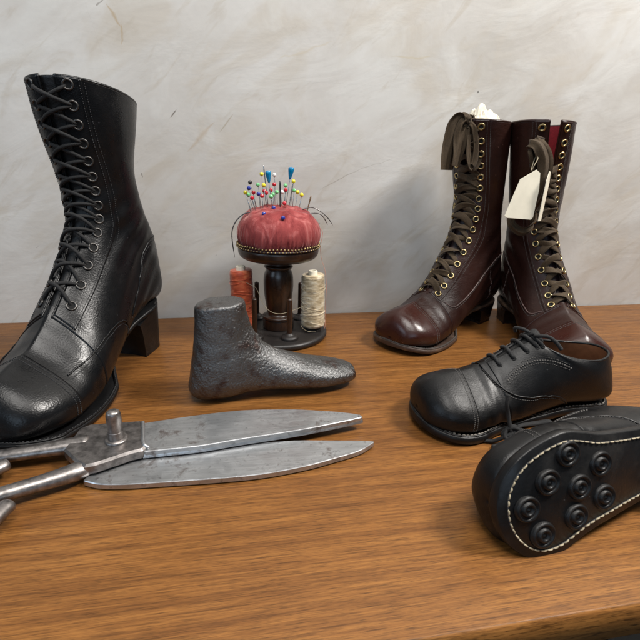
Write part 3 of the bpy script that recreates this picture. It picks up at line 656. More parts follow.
def make_oxford(loc, rot, label, mirror, stitched_sole, seed):
    root = empty('child_oxford_shoe', loc, rot, label, 'shoe', "pair of child's black oxford shoes")
    root.scale = (.95, -.87, .90) if mirror else (1, 1, .90)
    def disp(P, t, th):
        d = .0005*snoise(P, 70, seed, 3)*np.clip(t-3, 0, 1)
        return d+np.exp(-((t-5.9)/.8)**2)*.0004*np.sin(P[..., 0]*450+2*snoise(P, 40, seed+9, 1))
    bend = lambda x, z: .0068*np.clip((x-.120)/.052, 0, 1)**2*(3-2*np.clip((x-.120)/.052, 0, 1))
    sh = Shoe(ko, .185, .006, disp, bend); n = sh.n; tc, tv = 4.55, 6.3
    gapf = lambda t: np.interp(t, [0, 6.3, 10.5, 13], [.0012, .0015, .0055, .0065])
    f = lambda t: sh.th_of(gapf(t), t)
    mb = MB(); sh.patch(mb, lambda a, b: tc-.05+(tv+.4-tc)*a, lambda a, b: 2*np.pi*b, 0, 60, 160, wrap=True, skirt=False); mb.build('vamp', M['blackox'], root)
    mb = MB(); sh.patch(mb, lambda a, b: tc*(a**.8), lambda a, b: 2*np.pi*b, .0009, 60, 160, wrap=True); mb.build('toe_cap', M['blackox'], root)
    mb = MB(); sh.patch(mb, lambda a, b: tv+(n-tv)*a, lambda a, b: f(tv+(n-tv)*a+0*b)*(1-2*b)+2*np.pi*b, .0006, 130, 200, thick=.0020); mb.build('quarters', M['blackox'], root)
    tg_ = lambda a: tv-.3+(n-1.6-tv)*a
    mb = MB(); sh.patch(mb, lambda a, b: tg_(a), lambda a, b: sh.th_of(gapf(tg_(a))+.006, tg_(a))*(2*b-1), -.0016, 70, 14); mb.build('tongue', M['blacktongue'], root)
    mb = MB(); sh.patch(mb, lambda a, b: n-2.2+2.2*a, lambda a, b: f(n-2.2+2.2*a+0*b)*(1-2*b)+2*np.pi*b, -.0016, 40, 120, skirt=False); mb.build('lining', simple_lining, root)
    mb = MB(); b = np.linspace(0, 1, 120); th = sh.th_of(gapf(np.array([n])), np.array([n]))[0]; tube(mb, sh.S(np.full(120, float(n)), th*(1-2*b)+2*np.pi*b, -.0004), .0013, 8); mb.build('top_binding', M['blackox'], root)
    for s in (1, -1):
        for pts in ([(.128,.056), (.122,.047), (.113,.040), (.098,.036), (.082,.036), (.066,.033), (.052,.022)],):
            P, Nn, q = sh.line(pts, s, 150, .0008); mb = MB(); tube(mb, P, .0009, 6); mb.build('seam_edge', M['blackox'], root)
            P, Nn, q = sh.line([(x, z-.0024) for x, z in pts], s, 150, .0007); mb = MB(); dashes(mb, P, Nn, .0021, .0014, .0003); mb.build('seam_stitching', M['threadgrey'], root)
        # swan-neck perforated band over the lacing
        sw = [(.112,.049), (.106,.054), (.098,.0605), (.090,.065), (.081,.067), (.070,.0655), (.058,.061)]
        P, Nn, q = sh.line(sw, s, 130, .0009)
        mb = MB(); d = resample(P, 30); dn = resample(Nn, 30)
        for k in range(30): sphere(mb, d[k], .00085, 8)
        mb.build('perforation', M['threadgrey'], root)
        for off in (-.0024, .0024):
            P, Nn, q = sh.line([(x, z+off) for x, z in sw], s, 120, .0008); mb = MB(); dashes(mb, P, Nn, .0020, .0013, .0003); mb.build('seam_stitching', M['threadgrey'], root)
    th = np.linspace(-1.9, 1.9, 150)
    for dt in (-.10, -.28):
        mb = MB(); P = sh.S(tc+dt+0*th, th, .0010); dashes(mb, P, sh.normal(tc+dt+0*th, th), .0019, .0013, .00028); mb.build('cap_stitching', M['threadgrey'], root)
    # eyelet holes and laces
    EP = {}; proto = None; ts = [6.85, 7.75, 8.65, 9.55, 10.3]
    for s in (1, -1):
        for i, t in enumerate(ts):
            t_ = np.array([t]); th = sh.th_of(gapf(t_)+.0070, t_)*s; p = sh.S(t_, th, .0009)[0]; nn = sh.normal(t_, th)[0]
            if proto is None: proto = make_eyelet(M['blackox'], .0016, .0005); o = proto
            else: o = proto.copy(); col.objects.link(o)
            o.parent = root; orient(o, p, nn); EP[(s, i)] = (p, nn)
    mb = MB()
    for i in range(5):
        u = np.linspace(-.04, 1.04, 28); tq = ts[i]+0*u+(.10*u if i % 2 else 0); lat_ = (gapf(tq)+.0070)*(1-2*u); hh_ = sh.th_of(lat_, tq)
        P = sh.raw(tq, hh_)+sh.normal(tq, hh_)*(-.0012+.0032*np.clip((.52-np.abs(u-.5))/.07, 0, 1))[:, None]; tube(mb, P, .0017, 8)
    # knot and loose ends at the throat
    p, nn = EP[(1, 4)]; q, nq = EP[(-1, 4)]; c = (p+q)/2+norm(nn+nq)*.0055
    for k in range(3):
        a = np.linspace(0, 2*np.pi, 30)+k*2.1
        P = c+np.stack([.0042*np.cos(a+k), .0060*np.sin(a), .0036*np.sin(2*a+k)], 1); tube(mb, P, .0016, 8, closed=False)
    if not mirror:
        P = cr([c, c+(.004, .010, .004), c+(-.001, .017, .006), c+(-.007, .021, .001), c+(-.010, .024, -.004)], 40); tube(mb, P, .0017, 8)
        P = cr([c, c+(.006, -.006, .004), c+(.010, -.013, .003), c+(.006, -.018, -.003)], 40); tube(mb, P, .0017, 8)
    mb.build('lace', M['laceblack'], root)
    # sole
    xs, hw = sole_outline(sh, .0028, 120, -.004, .0295, toeR=.042, toeN=2.1, mheel=-.0015); yc = bend(xs, 0)
    zb = np.interp(xs, [-.01, .035, .05, .07, .11, .15, .175, .195], [.0075, .0075, .0085, .0060, .0008, .0008, .0035, .0085]); zb = np.convolve(np.pad(zb, 4, 'edge'), np.ones(9)/9, 'valid')
    mb = MB(); loft_sole(mb, xs, hw, zb, zb+.0078, yc, .0016); mb.build('sole', M['soleblack'], root)
    inset = lambda d, z: outline_inset(xs, hw, zb, d, z, 500, yc=yc)
    mb = MB(); tube(mb, inset(.0026, .0080), .0013, 8, flat=.7); mb.build('welt', M['soleblack'], root)
    mb = MB(); dashes(mb, inset(.0030, .0088), np.tile([0, 0, 1.], (501, 1)), .0036, .0027, .00060); mb.build('welt_stitching', M['threadweld'] if not stitched_sole else M['threadblack'], root)
    # underside: stitched channel and moulded round studs
    mb = MB(); I = inset(.0068, -.0002); dashes(mb, I, np.tile([0, 0, -1.], (501, 1)), .0046, .0040, .00060, .0002); mb.build('sole_stitching', M['threadpale'], root)
    mb = MB(); tube(mb, inset(.0068, .0002), .0007, 6); mb.build('stitch_channel', M['threadblack'], root)
    stud = None
    for X, Y in STUDS:
        z0 = np.interp(X, xs[::-1], zb[::-1])
        if stud is None:
            b2 = MB(); lathe(b2, [(.0094, .0006), (.0090, -.0012), (.0083, -.0022), (.0074, -.0024), (.0066, -.0014), (.0060, -.0008), (.0052, -.0012), (.0046, -.0026), (.0038, -.0031), (.0030, -.0026), (.0022, -.0012), (.0012, -.0016), (.00001, -.0022)], 40)
            stud = b2.build('stud', M['soleblack'], root); o = stud
        else: o = stud.copy(); col.objects.link(o); o.parent = root
        o.location = (X, Y, z0)
    # stacked heel
    mb = MB(); hm = xs < .052; xx = xs[hm]; hh = hw[hm]*.985
    loft_sole(mb, xx, hh, 0*xx, zb[hm]+.0006, None, .001)
    mb.build('heel', M['soleblack'], root)
    return root, sh, EP
simple_lining = simple('tan_leather_lining', (.34, .13, .055), .6, nscale=80)
STUDS = [(.139, .000), (.159, -.012), (.159, .012), (.149, .0), (.0, 0)][:0]
STUDS = [(.1685, .0085), (.1580, .0285), (.1535, -.0075), (.1320, .0215), (.1290, .0010), (.1380, -.0245), (.1110, -.012), (.1080, .0130)]
ox1, so1, EO1 = make_oxford((.337, .341, 0), (0, 0, R(181)), "child's black oxford shoe standing upright on its sole, cap toe facing left", False, False, 31)


xa = Vector((-.99, -.15, 0)).normalized(); za = Vector((.10, .955, -.27)); za = (za-xa*za.dot(xa)).normalized(); ya = za.cross(xa)
rot = Matrix((xa, ya, za)).transposed().to_euler()
ox2, so2, EO2 = make_oxford((.3220, .2150, .0368), rot, "child's black oxford shoe lying on its side, showing its stitched sole with round studs", True, True, 41)

bpy.context.view_layer.update()
def b2w(boot, p): return boot.matrix_basis @ Vector(p)
def build_on(mb, name, mat, parent):
    """mesh given in table coordinates, stored in its thing's own coordinates"""
    inv = parent.matrix_basis.inverted(); V = np.concatenate(mb.v); A4 = np.array(inv)
    mb.v = [V@A4[:3, :3].T+A4[:3, 3]]; return mb.build(name, mat, parent)
def hang(mb, pts, width, W0, W1, curl=.003, taper=(.5, 1., 1.), nw=11, ph=0.):
    P = cr(pts, 50); u = np.linspace(0, 1, 50)[:, None]
    W = np.asarray(W0)*(1-u)+np.asarray(W1)*u+.18*np.sin(7*u+ph)*np.array([0, 1, 0])
    T = norm(np.gradient(P, axis=0)); W = norm(W-T*np.sum(W*T, 1, keepdims=True)); Nn = norm(np.cross(T, W))
    wd = width*np.interp(u[:, 0], [0, .45, 1], taper); s_ = np.linspace(-1, 1, nw)
    fold = curl*(np.cos(s_*4.2+ph)[None, :]*(.4+.6*np.sin(u*3+ph))+.35*np.cos(s_*9+u*4+ph))
    top = P[:, None]+W[:, None]*(s_[None, :, None]*wd[:, None, None]/2)+Nn[:, None]*fold[..., None]
    bot = top-Nn[:, None]*.0006; G = np.concatenate([top, bot[:, ::-1]], 1); mb.grid(G, True)
    for k in (0, -1): mb.add(G[k], [(i, i+1, 2*nw-2-i, 2*nw-1-i) for i in range(nw-1)])
BOW = {'a': [(.2753, .545, .2608), (.2647, .545, .2646), (.2584, .545, .2569), (.2558, .545, .2396), (.2542, .545, .2230), (.2539, .545, .2061)],
    'b': [(.2734, .541, .2595), (.2663, .541, .2570), (.2648, .541, .2420), (.2645, .541, .2266), (.2629, .541, .2110)],
    'c': [(.2734, .541, .2595), (.2806, .541, .2533), (.2873, .541, .2351), (.2886, .541, .2185), (.2836, .541, .2093), (.2763, .541, .2237), (.2743, .541, .2456)],
    'd': [(.2755, .545, .2597), (.2908, .545, .2582), (.2984, .545, .2509), (.3030, .545, .2390)], 'k': [(.2742, .545, .2597)]}
mb = MB()
hang(mb, BOW['a'], .021, (1, .2, .2), (1, .3, .35), .0022, (.45, 1, .95), ph=.3)
hang(mb, BOW['b'], .018, (1, -.1, .1), (.9, .3, .1), .0022, (.5, 1, .8), ph=1.6)
hang(mb, BOW['c'], .013, (.9, .4, 0), (.9, .5, 0), .0020, (.5, 1, .7), ph=.9)
hang(mb, BOW['d'], .009, (.3, 0, 1), (.9, .4, .2), .0012, (.8, 1, .8), ph=.2)
kc = np.array(BOW['k'][0])
for k in range(4):
    a = np.linspace(0, 2*np.pi, 26); P = kc+np.array([0, .002, -.001])+np.stack([.0075*np.cos(a), .0045*np.sin(a+k), .0065*np.sin(a+k*1.4)], 1)
    ribbon(mb, P, np.stack([np.cos(a)*.3, .4*np.sin(a), 1+0*a], 1), .007, .0006, .001, 5)
build_on(mb, 'lace_bow', M['lacebrown'], boot1)
K2 = np.array(b2w(boot2, E2[(-1, 14)][0]))
mb = MB()
hang(mb, [K2, K2*.3+np.array([.309, .478, .240])*.7, (.322, .474, .236), (.3310, .472, .2200), (.3330, .473, .2000), (.3325, .476, .1790), (.3290, .480, .1640)], .019, (.8, .1, .8), (1, .25, -.1), .0022, (.6, 1, .75), ph=.4)
hang(mb, [K2, (.3200, .481, .233), (.3270, .480, .2120), (.3280, .482, .1950), (.3240, .484, .1800)], .013, (.5, .1, .8), (1, .1, .1), .002, (.6, 1, .8), ph=1.9)
hang(mb, [(.3060, .484, .168), (.3080, .478, .152), (.3200, .475, .1445), (.3330, .477, .1500), (.3360, .484, .166)], .010, (.2, 0, 1), (.2, .2, 1), .0016, (.7, 1, .7), ph=.9)
build_on(mb, 'lace_end', M['lacebrown'], boot2)
# loose ends of the fallen shoe's lace, lying against the upright shoe
mb = MB()
tube(mb, cr([(.2140, .2975, .0420), (.2130, .296, .0350), (.2155, .295, .0250), (.2165, .290, .0150), (.2180, .2880, .0120)], 40), .0016, 8)
kc2 = np.array([.2175, .2880, .0125])
for k in range(3):
    a = np.linspace(0, 5.9, 30)+k*2.1; tube(mb, kc2+np.stack([.0062*np.cos(a+k), .0040*np.sin(a), .0040*np.sin(a*1.3+k)], 1), .0016, 8)
tube(mb, cr([kc2, (.2110, .2890, .0085), (.2050, .2930, .0030), (.1980, .2960, .0019), (.1910, .2950, .0019)], 40), .0018, 8, flat=.8)
tube(mb, cr([kc2, (.2120, .2860, .0070), (.2060, .2880, .0022), (.2010, .2870, .0019)], 30), .0016, 8)
tube(mb, cr([kc2, (.2240, .2900, .0170), (.2330, .2930, .0160), (.2430, .2950, .0150), (.2530, .2935, .0165), (.2570, .2960, .0120)], 40), np.interp(np.linspace(0, 1, 40), [0, .4, .8, 1], [.0016, .0022, .0030, .0020]), 10, flat=.7)
build_on(mb, 'lace_end', M['laceblack'], ox2)

# ------------------------------------------------------------------ tag and stuffing paper
t0 = Vector((.3160, .4700, .2030))
tg = empty('hanging_tag', t0, (R(-6), R(8), R(-8)), 'cream card tag hanging on brown tape in front of the open-topped oxblood boot', 'tag')
def card(mb, O, th, bend=.0):
    n = len(O); O = np.array(O); prism(mb, np.c_[O[:, 0], O[:, 1]], -th/2, th/2, th*.25)
mb = MB(); Oc = [(-.0185, -.0440), (-.0150, -.0455), (.0120, -.0430), (.0135, -.0400), (.0120, -.0100), (.0085, .0060), (.0035, .0085), (-.0115, -.0040)]
card(mb, Oc, .0007); o = mb.build('card', M['card'], tg, smooth=False); o.rotation_euler = (R(90), 0, R(0))
mb = MB(); card(mb, [(-.0075, -.044), (.0075, -.044), (.009, -.002), (.004, .008), (-.003, .008), (-.008, -.002)], .0007); o = mb.build('card', M['card'], tg, smooth=False); o.location = (.0185, -.001, .001); o.rotation_euler = (R(88), R(-6), R(52))
mb = MB(); P = cr([(-.001, .0006, .007), (-.001, -.002, .012), (.002, .0, .020), (.002, .006, .022), (0, .004, .012), (-.001, .0014, .007)], 30); tube(mb, P, .0005, 6); mb.build('string', M['threadpale'], tg)
pp = b2w(boot1, (.080, -.004, .254))
pap = empty('crumpled_paper', pp, (0, 0, R(20)), 'crumpled cream paper stuffed in the top of the oxblood boot', 'paper')
mb = MB(); n_ = 20; uu_ = np.linspace(0, 1, n_)[:, None]; vv_ = np.linspace(0, 1, n_)[None, :]
X = (uu_-.5)*.052+0*vv_; Y = (vv_-.5)*.044+0*uu_; rr_ = np.sqrt((X/.026)**2+(Y/.022)**2)
Z = .020-.020*rr_**2; Pn = np.stack([X, Y, Z], -1)
cre = np.abs(snoise(Pn, 230, 3, 2))*.007+np.abs(snoise(Pn, 420, 8, 2))*.005; Z = Z+cre; X = X+.004*snoise(Pn, 200, 5, 2); Y = Y+.004*snoise(Pn, 200, 6, 2)
mb.grid(np.stack([X, Y, Z], -1)); mb.build('sheet', M['paper'], pap, smooth=False).modifiers.new('s', 'SOLIDIFY').thickness = .0003

# ------------------------------------------------------------------ pincushion stand
CX, CY = .0545, .558
st = empty('pincushion_stand', (CX, CY, 0), (0, 0, 0), 'dark turned wooden stand with rose velvet cushion on top and pegs round its base', 'pincushion')
def prof(L, k=5):
    out = []
    for a, b in zip(L[:-1], L[1:]):
        for i in range(k): out.append((a[0]+(b[0]-a[0])*i/k, a[1]+(b[1]-a[1])*i/k))
    return out+[L[-1]]
mb = MB(); lathe(mb, [(.00001, 0), (.058, 0), (.0605, .0008), (.0618, .0030), (.0618, .0055), (.0600, .0075), (.0585, .0080), (.0570, .0082), (.050, .0086), (.020, .0092), (.00001, .0093)], 96)
mb.build('base', M['turnedbase'], st)
spr = [(.0215, .0090), (.0225, .0100), (.0228, .0130), (.0222, .0200), (.0220, .0215), (.0232, .0225), (.0236, .0240), (.0228, .0258), (.0190, .0268), (.0172, .0280), (.0165, .0300), (.0168, .0340),
       (.0185, .0420), (.0202, .0520), (.0212, .0620), (.0214, .0700), (.0205, .0780), (.0182, .0840), (.0172, .0858), (.0190, .0866), (.0202, .0878), (.0202, .0895), (.0180, .0908), (.0172, .0930), (.0180, .0960), (.0186, .0975)]
spr = [(r*.86, z) for r, z in spr]
mb = MB(); lathe(mb, cr(spr, 110), 64); mb.build('stem', M['turned'], st)
mb = MB(); lathe(mb, cr([(.00001, .0970), (.022, .0972), (.038, .0985), (.0445, .1010), (.0475, .1045), (.0484, .1080), (.0484, .1110), (.0470, .1128), (.040, .1135), (.00001, .1136)], 70), 96); mb.build('top_plate', M['turned'], st)
def pleat(r, z, th):
    k = np.clip((.150-z)/.034, 0, 1)
    nn = np.sin(th*46+2.4*np.sin(th*5))*.5+np.sin(th*71+1.7)*.35+np.sin(th*17)*.3
    r = r+k**1.6*.0011*nn*(r > .02)+.0009*np.sin(th*3+1)*(r > .01)
    z = z+.0008*np.sin(th*4+r*260)+.0006*np.sin(th*9-r*330)
    return r, z
cp = [(.0440, .1130), (.0462, .1165), (.0484, .1210), (.0496, .1270), (.0492, .1340), (.0470, .1410), (.0425, .1480), (.0360, .1535), (.0270, .1575), (.0170, .1595), (.0080, .1602), (.00001, .1603)]
mb = MB(); lathe(mb, cr(cp, 90), 360, f=pleat); cush = mb.build('cushion', M['velvet'], st)
# beaded braid: cord under and over a zigzag of little brass beads
mb = MB(); th = np.linspace(0, 2*np.pi, 181)[:-1]
tube(mb, np.stack([.0478*np.cos(th), .0478*np.sin(th), .1142+0*th], 1), .0019, 8, closed=True, flat=.8)
mb.build('braid_band', M['tongue'], st)
mb = MB(); nb_ = 74
for k in range(nb_):
    a = 2*np.pi*k/nb_; sphere(mb, (.0490*math.cos(a), .0490*math.sin(a), .1174+.0004*math.sin(k*7)), .00135, 8)
    a += np.pi/nb_; sphere(mb, (.0496*math.cos(a), .0496*math.sin(a), .1145), .0010, 8)
mb.build('bead_trim', M['oldbrass'], st)
PEGS = [(-.0315, -.0345, 0), (.0095, -.0405, 0), (.0425, -.0140, 1), (-.0440, -.0020, 1), (.0320, .0300, 0), (-.0250, .0370, 0)]
for x, y, _ in PEGS:
    mb = MB(); lathe(mb, cr([(.00001, .0082), (.0098, .0083), (.0106, .0094), (.0104, .0112), (.0085, .0128), (.0062, .0136), (.0050, .0146), (.0034, .0160)], 26), 32, c=(x, y)); cup = mb.build('peg_cup', M['turnedbase'], st)
    mb = MB(); lathe(mb, cr([(.0030, .0140), (.0031, .030), (.0030, .055), (.0026, .0580), (.0012, .0592), (.00001, .0594)], 26), 16, c=(x, y)); mb.build('peg', M['turned'], st)

def spool(loc, mat, label, h, r, seed):
    g = random.Random(seed); root = empty('thread_spool', loc, (R(0), R(-1.5), 0), label, 'thread spool', 'spools of thread on the stand')
    mb = MB(); n = int(h/.00062); prof_ = [(.0034, .001), (r*.90, .001)]
    for k in range(n):
        z = .001+h*(k+.5)/n; u = k/n; env = r*(1-.035*u)*(1-.10*max(0, (abs(u-.5)-.46)/.04)**1.5)
        prof_ += [(env-.00022, z-h/n*.5), (env+.00006+g.uniform(-.00012, .00012), z)]
    prof_ += [(r*.86, .001+h), (.0055, .0013+h)]
    mb.grid(np.array([[(rr0*math.cos(a), rr0*math.sin(a), zz0+.0014*math.sin(a+1)*min(1, (zz0-.001)/.01)*(1 if zz0 < h else .2)) for a in np.linspace(0, 2*np.pi, 49)[:-1]] for rr0, zz0 in prof_]), True)
    for k in range(26):                                                  # slack crossing strands
        a0 = g.uniform(0, 6.28); z0 = g.uniform(.006, h-.012); a = np.linspace(0, g.uniform(1.6, 3.4), 26); zz1 = z0+np.linspace(0, g.uniform(-.010, .010), 26)+.0012*np.sin(a*2)
        rr1 = r*(1-.035*zz1/h)+.0002+.0005*np.sin(np.linspace(0, np.pi, 26))
        tube(mb, np.stack([rr1*np.cos(a+a0), rr1*np.sin(a+a0), zz1], 1), .00022, 5)
    mb.build('thread', mat, root)
    mb = MB(); lathe(mb, [(.0034, .0), (.0056, .0), (.0058, .001), (.0056, h+.0050), (.0052, h+.0058), (.0040, h+.0058), (.0036, h+.0052), (.0036, h-.01)], 32); mb.build('tube_core', M['card'], root)
    return root
spool((CX+.0425, CY-.0140, .0140), M['cream'], 'spool of shiny cream silk thread on the right side of the stand', .066, .0146, 1)
spool((CX-.0440, CY-.0020, .0140), M['orange'], 'spool of orange thread on the left side of the stand', .070, .0140, 2)

# loose threads
def strand(name, label, pts, mat, r, n=70, cat='thread'):
    mb = MB(); P = cr(pts, n); mb_c = P.mean(0); tube(mb, P-mb_c, r, 6); o = mb.build(name, mat); o.location = mb_c; tag(o, label, cat); return o
strand('loose_thread', 'thin pale thread looping from the orange spool round the stem to the cream spool', [(.0110, .5445, .0742), (.0190, .5425, .0700), (.0264, .541, .0651), (.0340, .536, .0471), (.0432, .534, .0378), (.054, .533, .0352), (.0649, .534, .0371), (.0790, .5335, .0424), (.0900, .5290, .0490)], M['threadpale'], .00028)
strand('loose_thread', 'pink thread hanging from the cushion down past the cream spool', [(.0863, .55, .1523), (.0960, .550, .1420), (.1052, .548, .1338), (.1062, .548, .1272), (.1050, .548, .1204), (.1042, .548, .1105), (.1061, .547, .0980), (.1100, .546, .0863), (.1128, .545, .0658), (.1124, .545, .0425), (.1128, .5445, .0184), (.1120, .543, .0100)], M['pinkthread'], .00030)
def needle(label, pts, mat, r):
    mb = MB(); P = cr(pts, 60); c0 = P[0].copy(); rad = r*np.minimum(1, np.linspace(6, .25, 60)); tube(mb, P-c0, rad, 7)
    o = mb.build('curved_needle', mat); o.location = c0; tag(o, label, 'needle', 'curved upholstery needles'); return o
needle('long dark curved needle arching out from the left of the cushion', [(.0290, .548, .1500), (.0248, .549, .1537), (.0144, .55, .1520), (.0050, .55, .1439), (.0, .55, .1323), (.0, .55, .1181), (.0021, .55, .1013)], M['darkneedle'], .00062)
needle('upper of the two curved needles arching from the right of the cushion', [(.0760, .55, .1520), (.0814, .55, .1575), (.0922, .55, .1600), (.1020, .55, .1565), (.1121, .55, .1482), (.1189, .55, .1394)], M['darkneedle'], .00055)
needle('lower of the two curved needles arching from the right of the cushion', [(.0830, .55, .1490), (.0876, .55, .1520), (.0960, .55, .1535), (.1034, .55, .1521), (.1084, .55, .1470), (.1124, .55, .1398)], M['darkneedle'], .00055)

PINS = [
('yellow','tallest yellow-headed pin, near the middle of the cushion', [0.0357, 0.568, 0.1954], [0.0394, 0.568, 0.1525]),
('yellow','yellow-headed pin just below the tallest yellow one', [0.0365, 0.546, 0.1844], [0.0409, 0.546, 0.1525]),
('yellow','leftmost yellow-headed pin on the cushion', [0.0162, 0.554, 0.1754], [0.0234, 0.554, 0.1481]),
('yellow','yellow-headed pin beside the right teal-headed pin', [0.0733, 0.57, 0.1879], [0.0695, 0.57, 0.1523]),
('yellow','left one of the two low yellow-headed pins on the right', [0.0775, 0.564, 0.1761], [0.0744, 0.564, 0.152]),
('yellow','rightmost yellow-headed pin on the cushion', [0.0813, 0.556, 0.1736], [0.0775, 0.556, 0.1513]),
('white','tall white-headed pin between the two teal ones', [0.0511, 0.574, 0.1946], [0.0535, 0.574, 0.1529]),
('white','short white-headed pin low in the middle', [0.0588, 0.56, 0.1761], [0.0574, 0.56, 0.154]),
('black','only black-headed pin, upper left of the cushion', [0.0222, 0.566, 0.1859], [0.0311, 0.566, 0.1508]),
('green','green-headed pin left of the yellow ones, highest on the left', [0.0316, 0.572, 0.183], [0.0356, 0.572, 0.1512]),
('green','leftmost green-headed pin, next to the leftmost yellow head', [0.0197, 0.558, 0.1725], [0.0269, 0.558, 0.1498]),
('green','lowest green-headed pin, at the front middle', [0.0445, 0.542, 0.1724], [0.0482, 0.542, 0.1527]),
('green','green-headed pin directly behind the lowest green one', [0.0482, 0.558, 0.1734], [0.0491, 0.558, 0.1539]),
('green','green-headed pin left of the short white head', [0.0532, 0.566, 0.1756], [0.0544, 0.566, 0.1538]),
('green','green-headed pin just left of the right teal-headed pin', [0.0642, 0.574, 0.1828], [0.0633, 0.574, 0.1525]),
('green','rightmost green-headed pin on the cushion', [0.0726, 0.558, 0.1784], [0.0705, 0.558, 0.1529]),
('navy','highest dark blue-headed pin, under the black one', [0.0201, 0.55, 0.1805], [0.0283, 0.55, 0.1499]),
('navy','dark blue-headed pin among the left red ones', [0.0311, 0.554, 0.1741], [0.0337, 0.554, 0.1519]),
('red','higher of the two leftmost red-headed pins', [0.0258, 0.562, 0.1749], [0.029, 0.562, 0.1504]),
('red','leftmost and lower red-headed pin', [0.0233, 0.546, 0.1702], [0.0293, 0.546, 0.1496]),
('red','red-headed pin right beside the low dark blue one', [0.0344, 0.544, 0.1728], [0.0361, 0.544, 0.1513]),
('red','red-headed pin just under the second yellow head', [0.0383, 0.564, 0.1766], [0.0415, 0.564, 0.1532]),
('red','larger red-headed pin left of the left teal pin shaft', [0.0402, 0.558, 0.1751], [0.0425, 0.558, 0.1535]),
('red','tallest red-headed pin, under the tall white head', [0.0503, 0.568, 0.1841], [0.0515, 0.568, 0.1536]),
('red','rightmost red-headed pin, by the right teal pin', [0.062, 0.552, 0.1791], [0.0595, 0.552, 0.1538]),
('red','hindmost red-headed pin behind the left teal pin', [0.0469, 0.576, 0.177], [0.048, 0.576, 0.1523]),
('red','red-headed pin pushed in deep, right of the middle', [0.0600, 0.546, 0.1648], [0.0595, 0.550, 0.1530]),
('navy','blue-headed pin pushed in at the top front of the cushion', [0.0472, 0.5413, 0.1600], [0.0482, 0.5523, 0.153]),
('navy','blue-headed pin pushed in at the left front of the cushion', [0.0352, 0.5285, 0.1548], [0.0362, 0.5395, 0.1472]),
('navy','blue-headed pin lowest on the front of the cushion', [0.0555, 0.5172, 0.1520], [0.0565, 0.5288, 0.1443]),
('teal','left pin with a long teal drop-shaped head', [0.0425, 0.552, 0.193], [0.0467, 0.552, 0.1537]),
('teal','right and higher pin with a long teal drop-shaped head', [0.0674, 0.55, 0.1976], [0.0611, 0.55, 0.1536]),
]
for k, (c_, lab, h_, b_) in enumerate(PINS):
    h_ = np.array(h_); b_ = np.array(b_); root = empty('pin', b_, (0, 0, 0), lab, 'pin', 'round-headed pins in the cushion'); d = norm(h_-b_)
    mb = MB(); tube(mb, np.array([0*b_-d*.004, (h_-b_)*.5, h_-b_]), .00036, 6); mb.build('shaft', M['needle'], root)
    mb = MB()
    if c_ == 'teal':
        a = norm(np.cross(d, [0, 1, 0])); b2_ = np.cross(d, a); pr = cr([(.0002, -.0070), (.0013, -.0055), (.0021, -.0025), (.0030, .0015), (.0034, .0045), (.0027, .0064), (.0002, .0072)], 26); th = np.linspace(0, 2*np.pi, 21)[:-1]
        mb.grid(np.array([[(h_-b_)+d*z+r_*(math.cos(q)*a+math.sin(q)*b2_) for q in th] for r_, z in pr]), True, True)
    else: sphere(mb, h_-b_, .0024, 16)
    mb.build('head', M['pin_'+c_], root)
for lab, h_, b_, m_, r_ in [('long thin bright needle rising above all the pins', [0.0381, 0.57, 0.2046], [0.0439, 0.57, 0.1529], M['needle'], .0006), ('thick dark needle standing upright in the middle', [0.0552, 0.548, 0.1890], [0.0553, 0.548, 0.1537], M['darkneedle'], .0008),
    ('slanted bright needle on the right of the pins', [0.0709, 0.558, 0.1856], [0.0659, 0.558, 0.1535], M['needle'], .0006), ('rusty needle threaded with pink thread at the right edge', [0.0921, 0.554, 0.1726], [0.0862, 0.554, 0.1478], M['rustneedle'], .0007),
    ('short leaning steel needle low at the front left', [0.0190, 0.552, 0.1655], [0.0245, 0.550, 0.1480], M['needle'], .0004)]:
    h_ = np.array(h_); b_ = np.array(b_); d = norm(h_-b_); L_ = np.linalg.norm(h_-b_); mb = MB(); u = np.linspace(-.1, 1, 14)
    tube(mb, np.array([(h_-b_)*k for k in u]), r_*np.interp(u, [-.1, .6, .92, 1], [.8, 1, 1.25, .9]), 8); o = mb.build('needle', m_); o.location = b_; tag(o, lab, 'needle', 'straight needles in the cushion')

# ------------------------------------------------------------------ cast iron last (foot-shaped form)
class Last(Shoe): pass
kl = [ # Fx Fz Bx Bz w m nF nB
 (.164,.010,.164,.010,.00002,.5,2,2), (.1627,.0165,.1630,.0055,.010,.5,2,2.2), (.159,.0192,.1590,.0042,.0155,.5,2.1,2.4), (.150,.0220,.150,.0035,.0205,.5,2.1,2.6),
 (.135,.0255,.135,.0034,.0240,.5,2.1,2.8), (.117,.0300,.117,.0040,.0250,.52,2.1,3.0),
 (.100,.0370,.098,.0050,.0235,.55,2.1,3.0), (.086,.0425,.078,.0065,.0215,.58,2.1,3.0),
 (.074,.0500,.058,.0060,.0200,.58,2.1,3.0), (.065,.0590,.036,.0020,.0205,.56,2.2,3.0), (.060,.0680,.014,.0010,.0215,.54,2.2,2.8), (.0575,.0760,.001,.0080,.0205,.52,2.2,2.5),
 (.0560,.0820,.002,.0250,.0195,.5,2.2,2.3), (.0550,.0870,.0065,.0500,.0185,.5,2.3,2.3), (.0545,.0905,.0090,.0740,.0180,.5,2.4,2.4), (.0540,.0925,.0100,.0890,.0178,.5,2.4,2.4)]
lroot = empty('cobblers_last', (-.0445, .398, 0), (0, 0, R(7.5)), 'pitted grey cast iron foot form with flat ankle top, standing in front of the stand', 'last')
ls = Shoe(kl, .171, 0, lambda P, t, th: .0004*snoise(P, 120, 4, 3)+.0003*snoise(P, 420, 6, 2))
mb = MB(); t = np.linspace(0, ls.n, 200)[:, None]; th = np.linspace(0, 2*np.pi, 161)[None, :-1]
G = ls.S(t+0*th, th+0*t); G[..., 2] = np.maximum(G[..., 2], .0002)
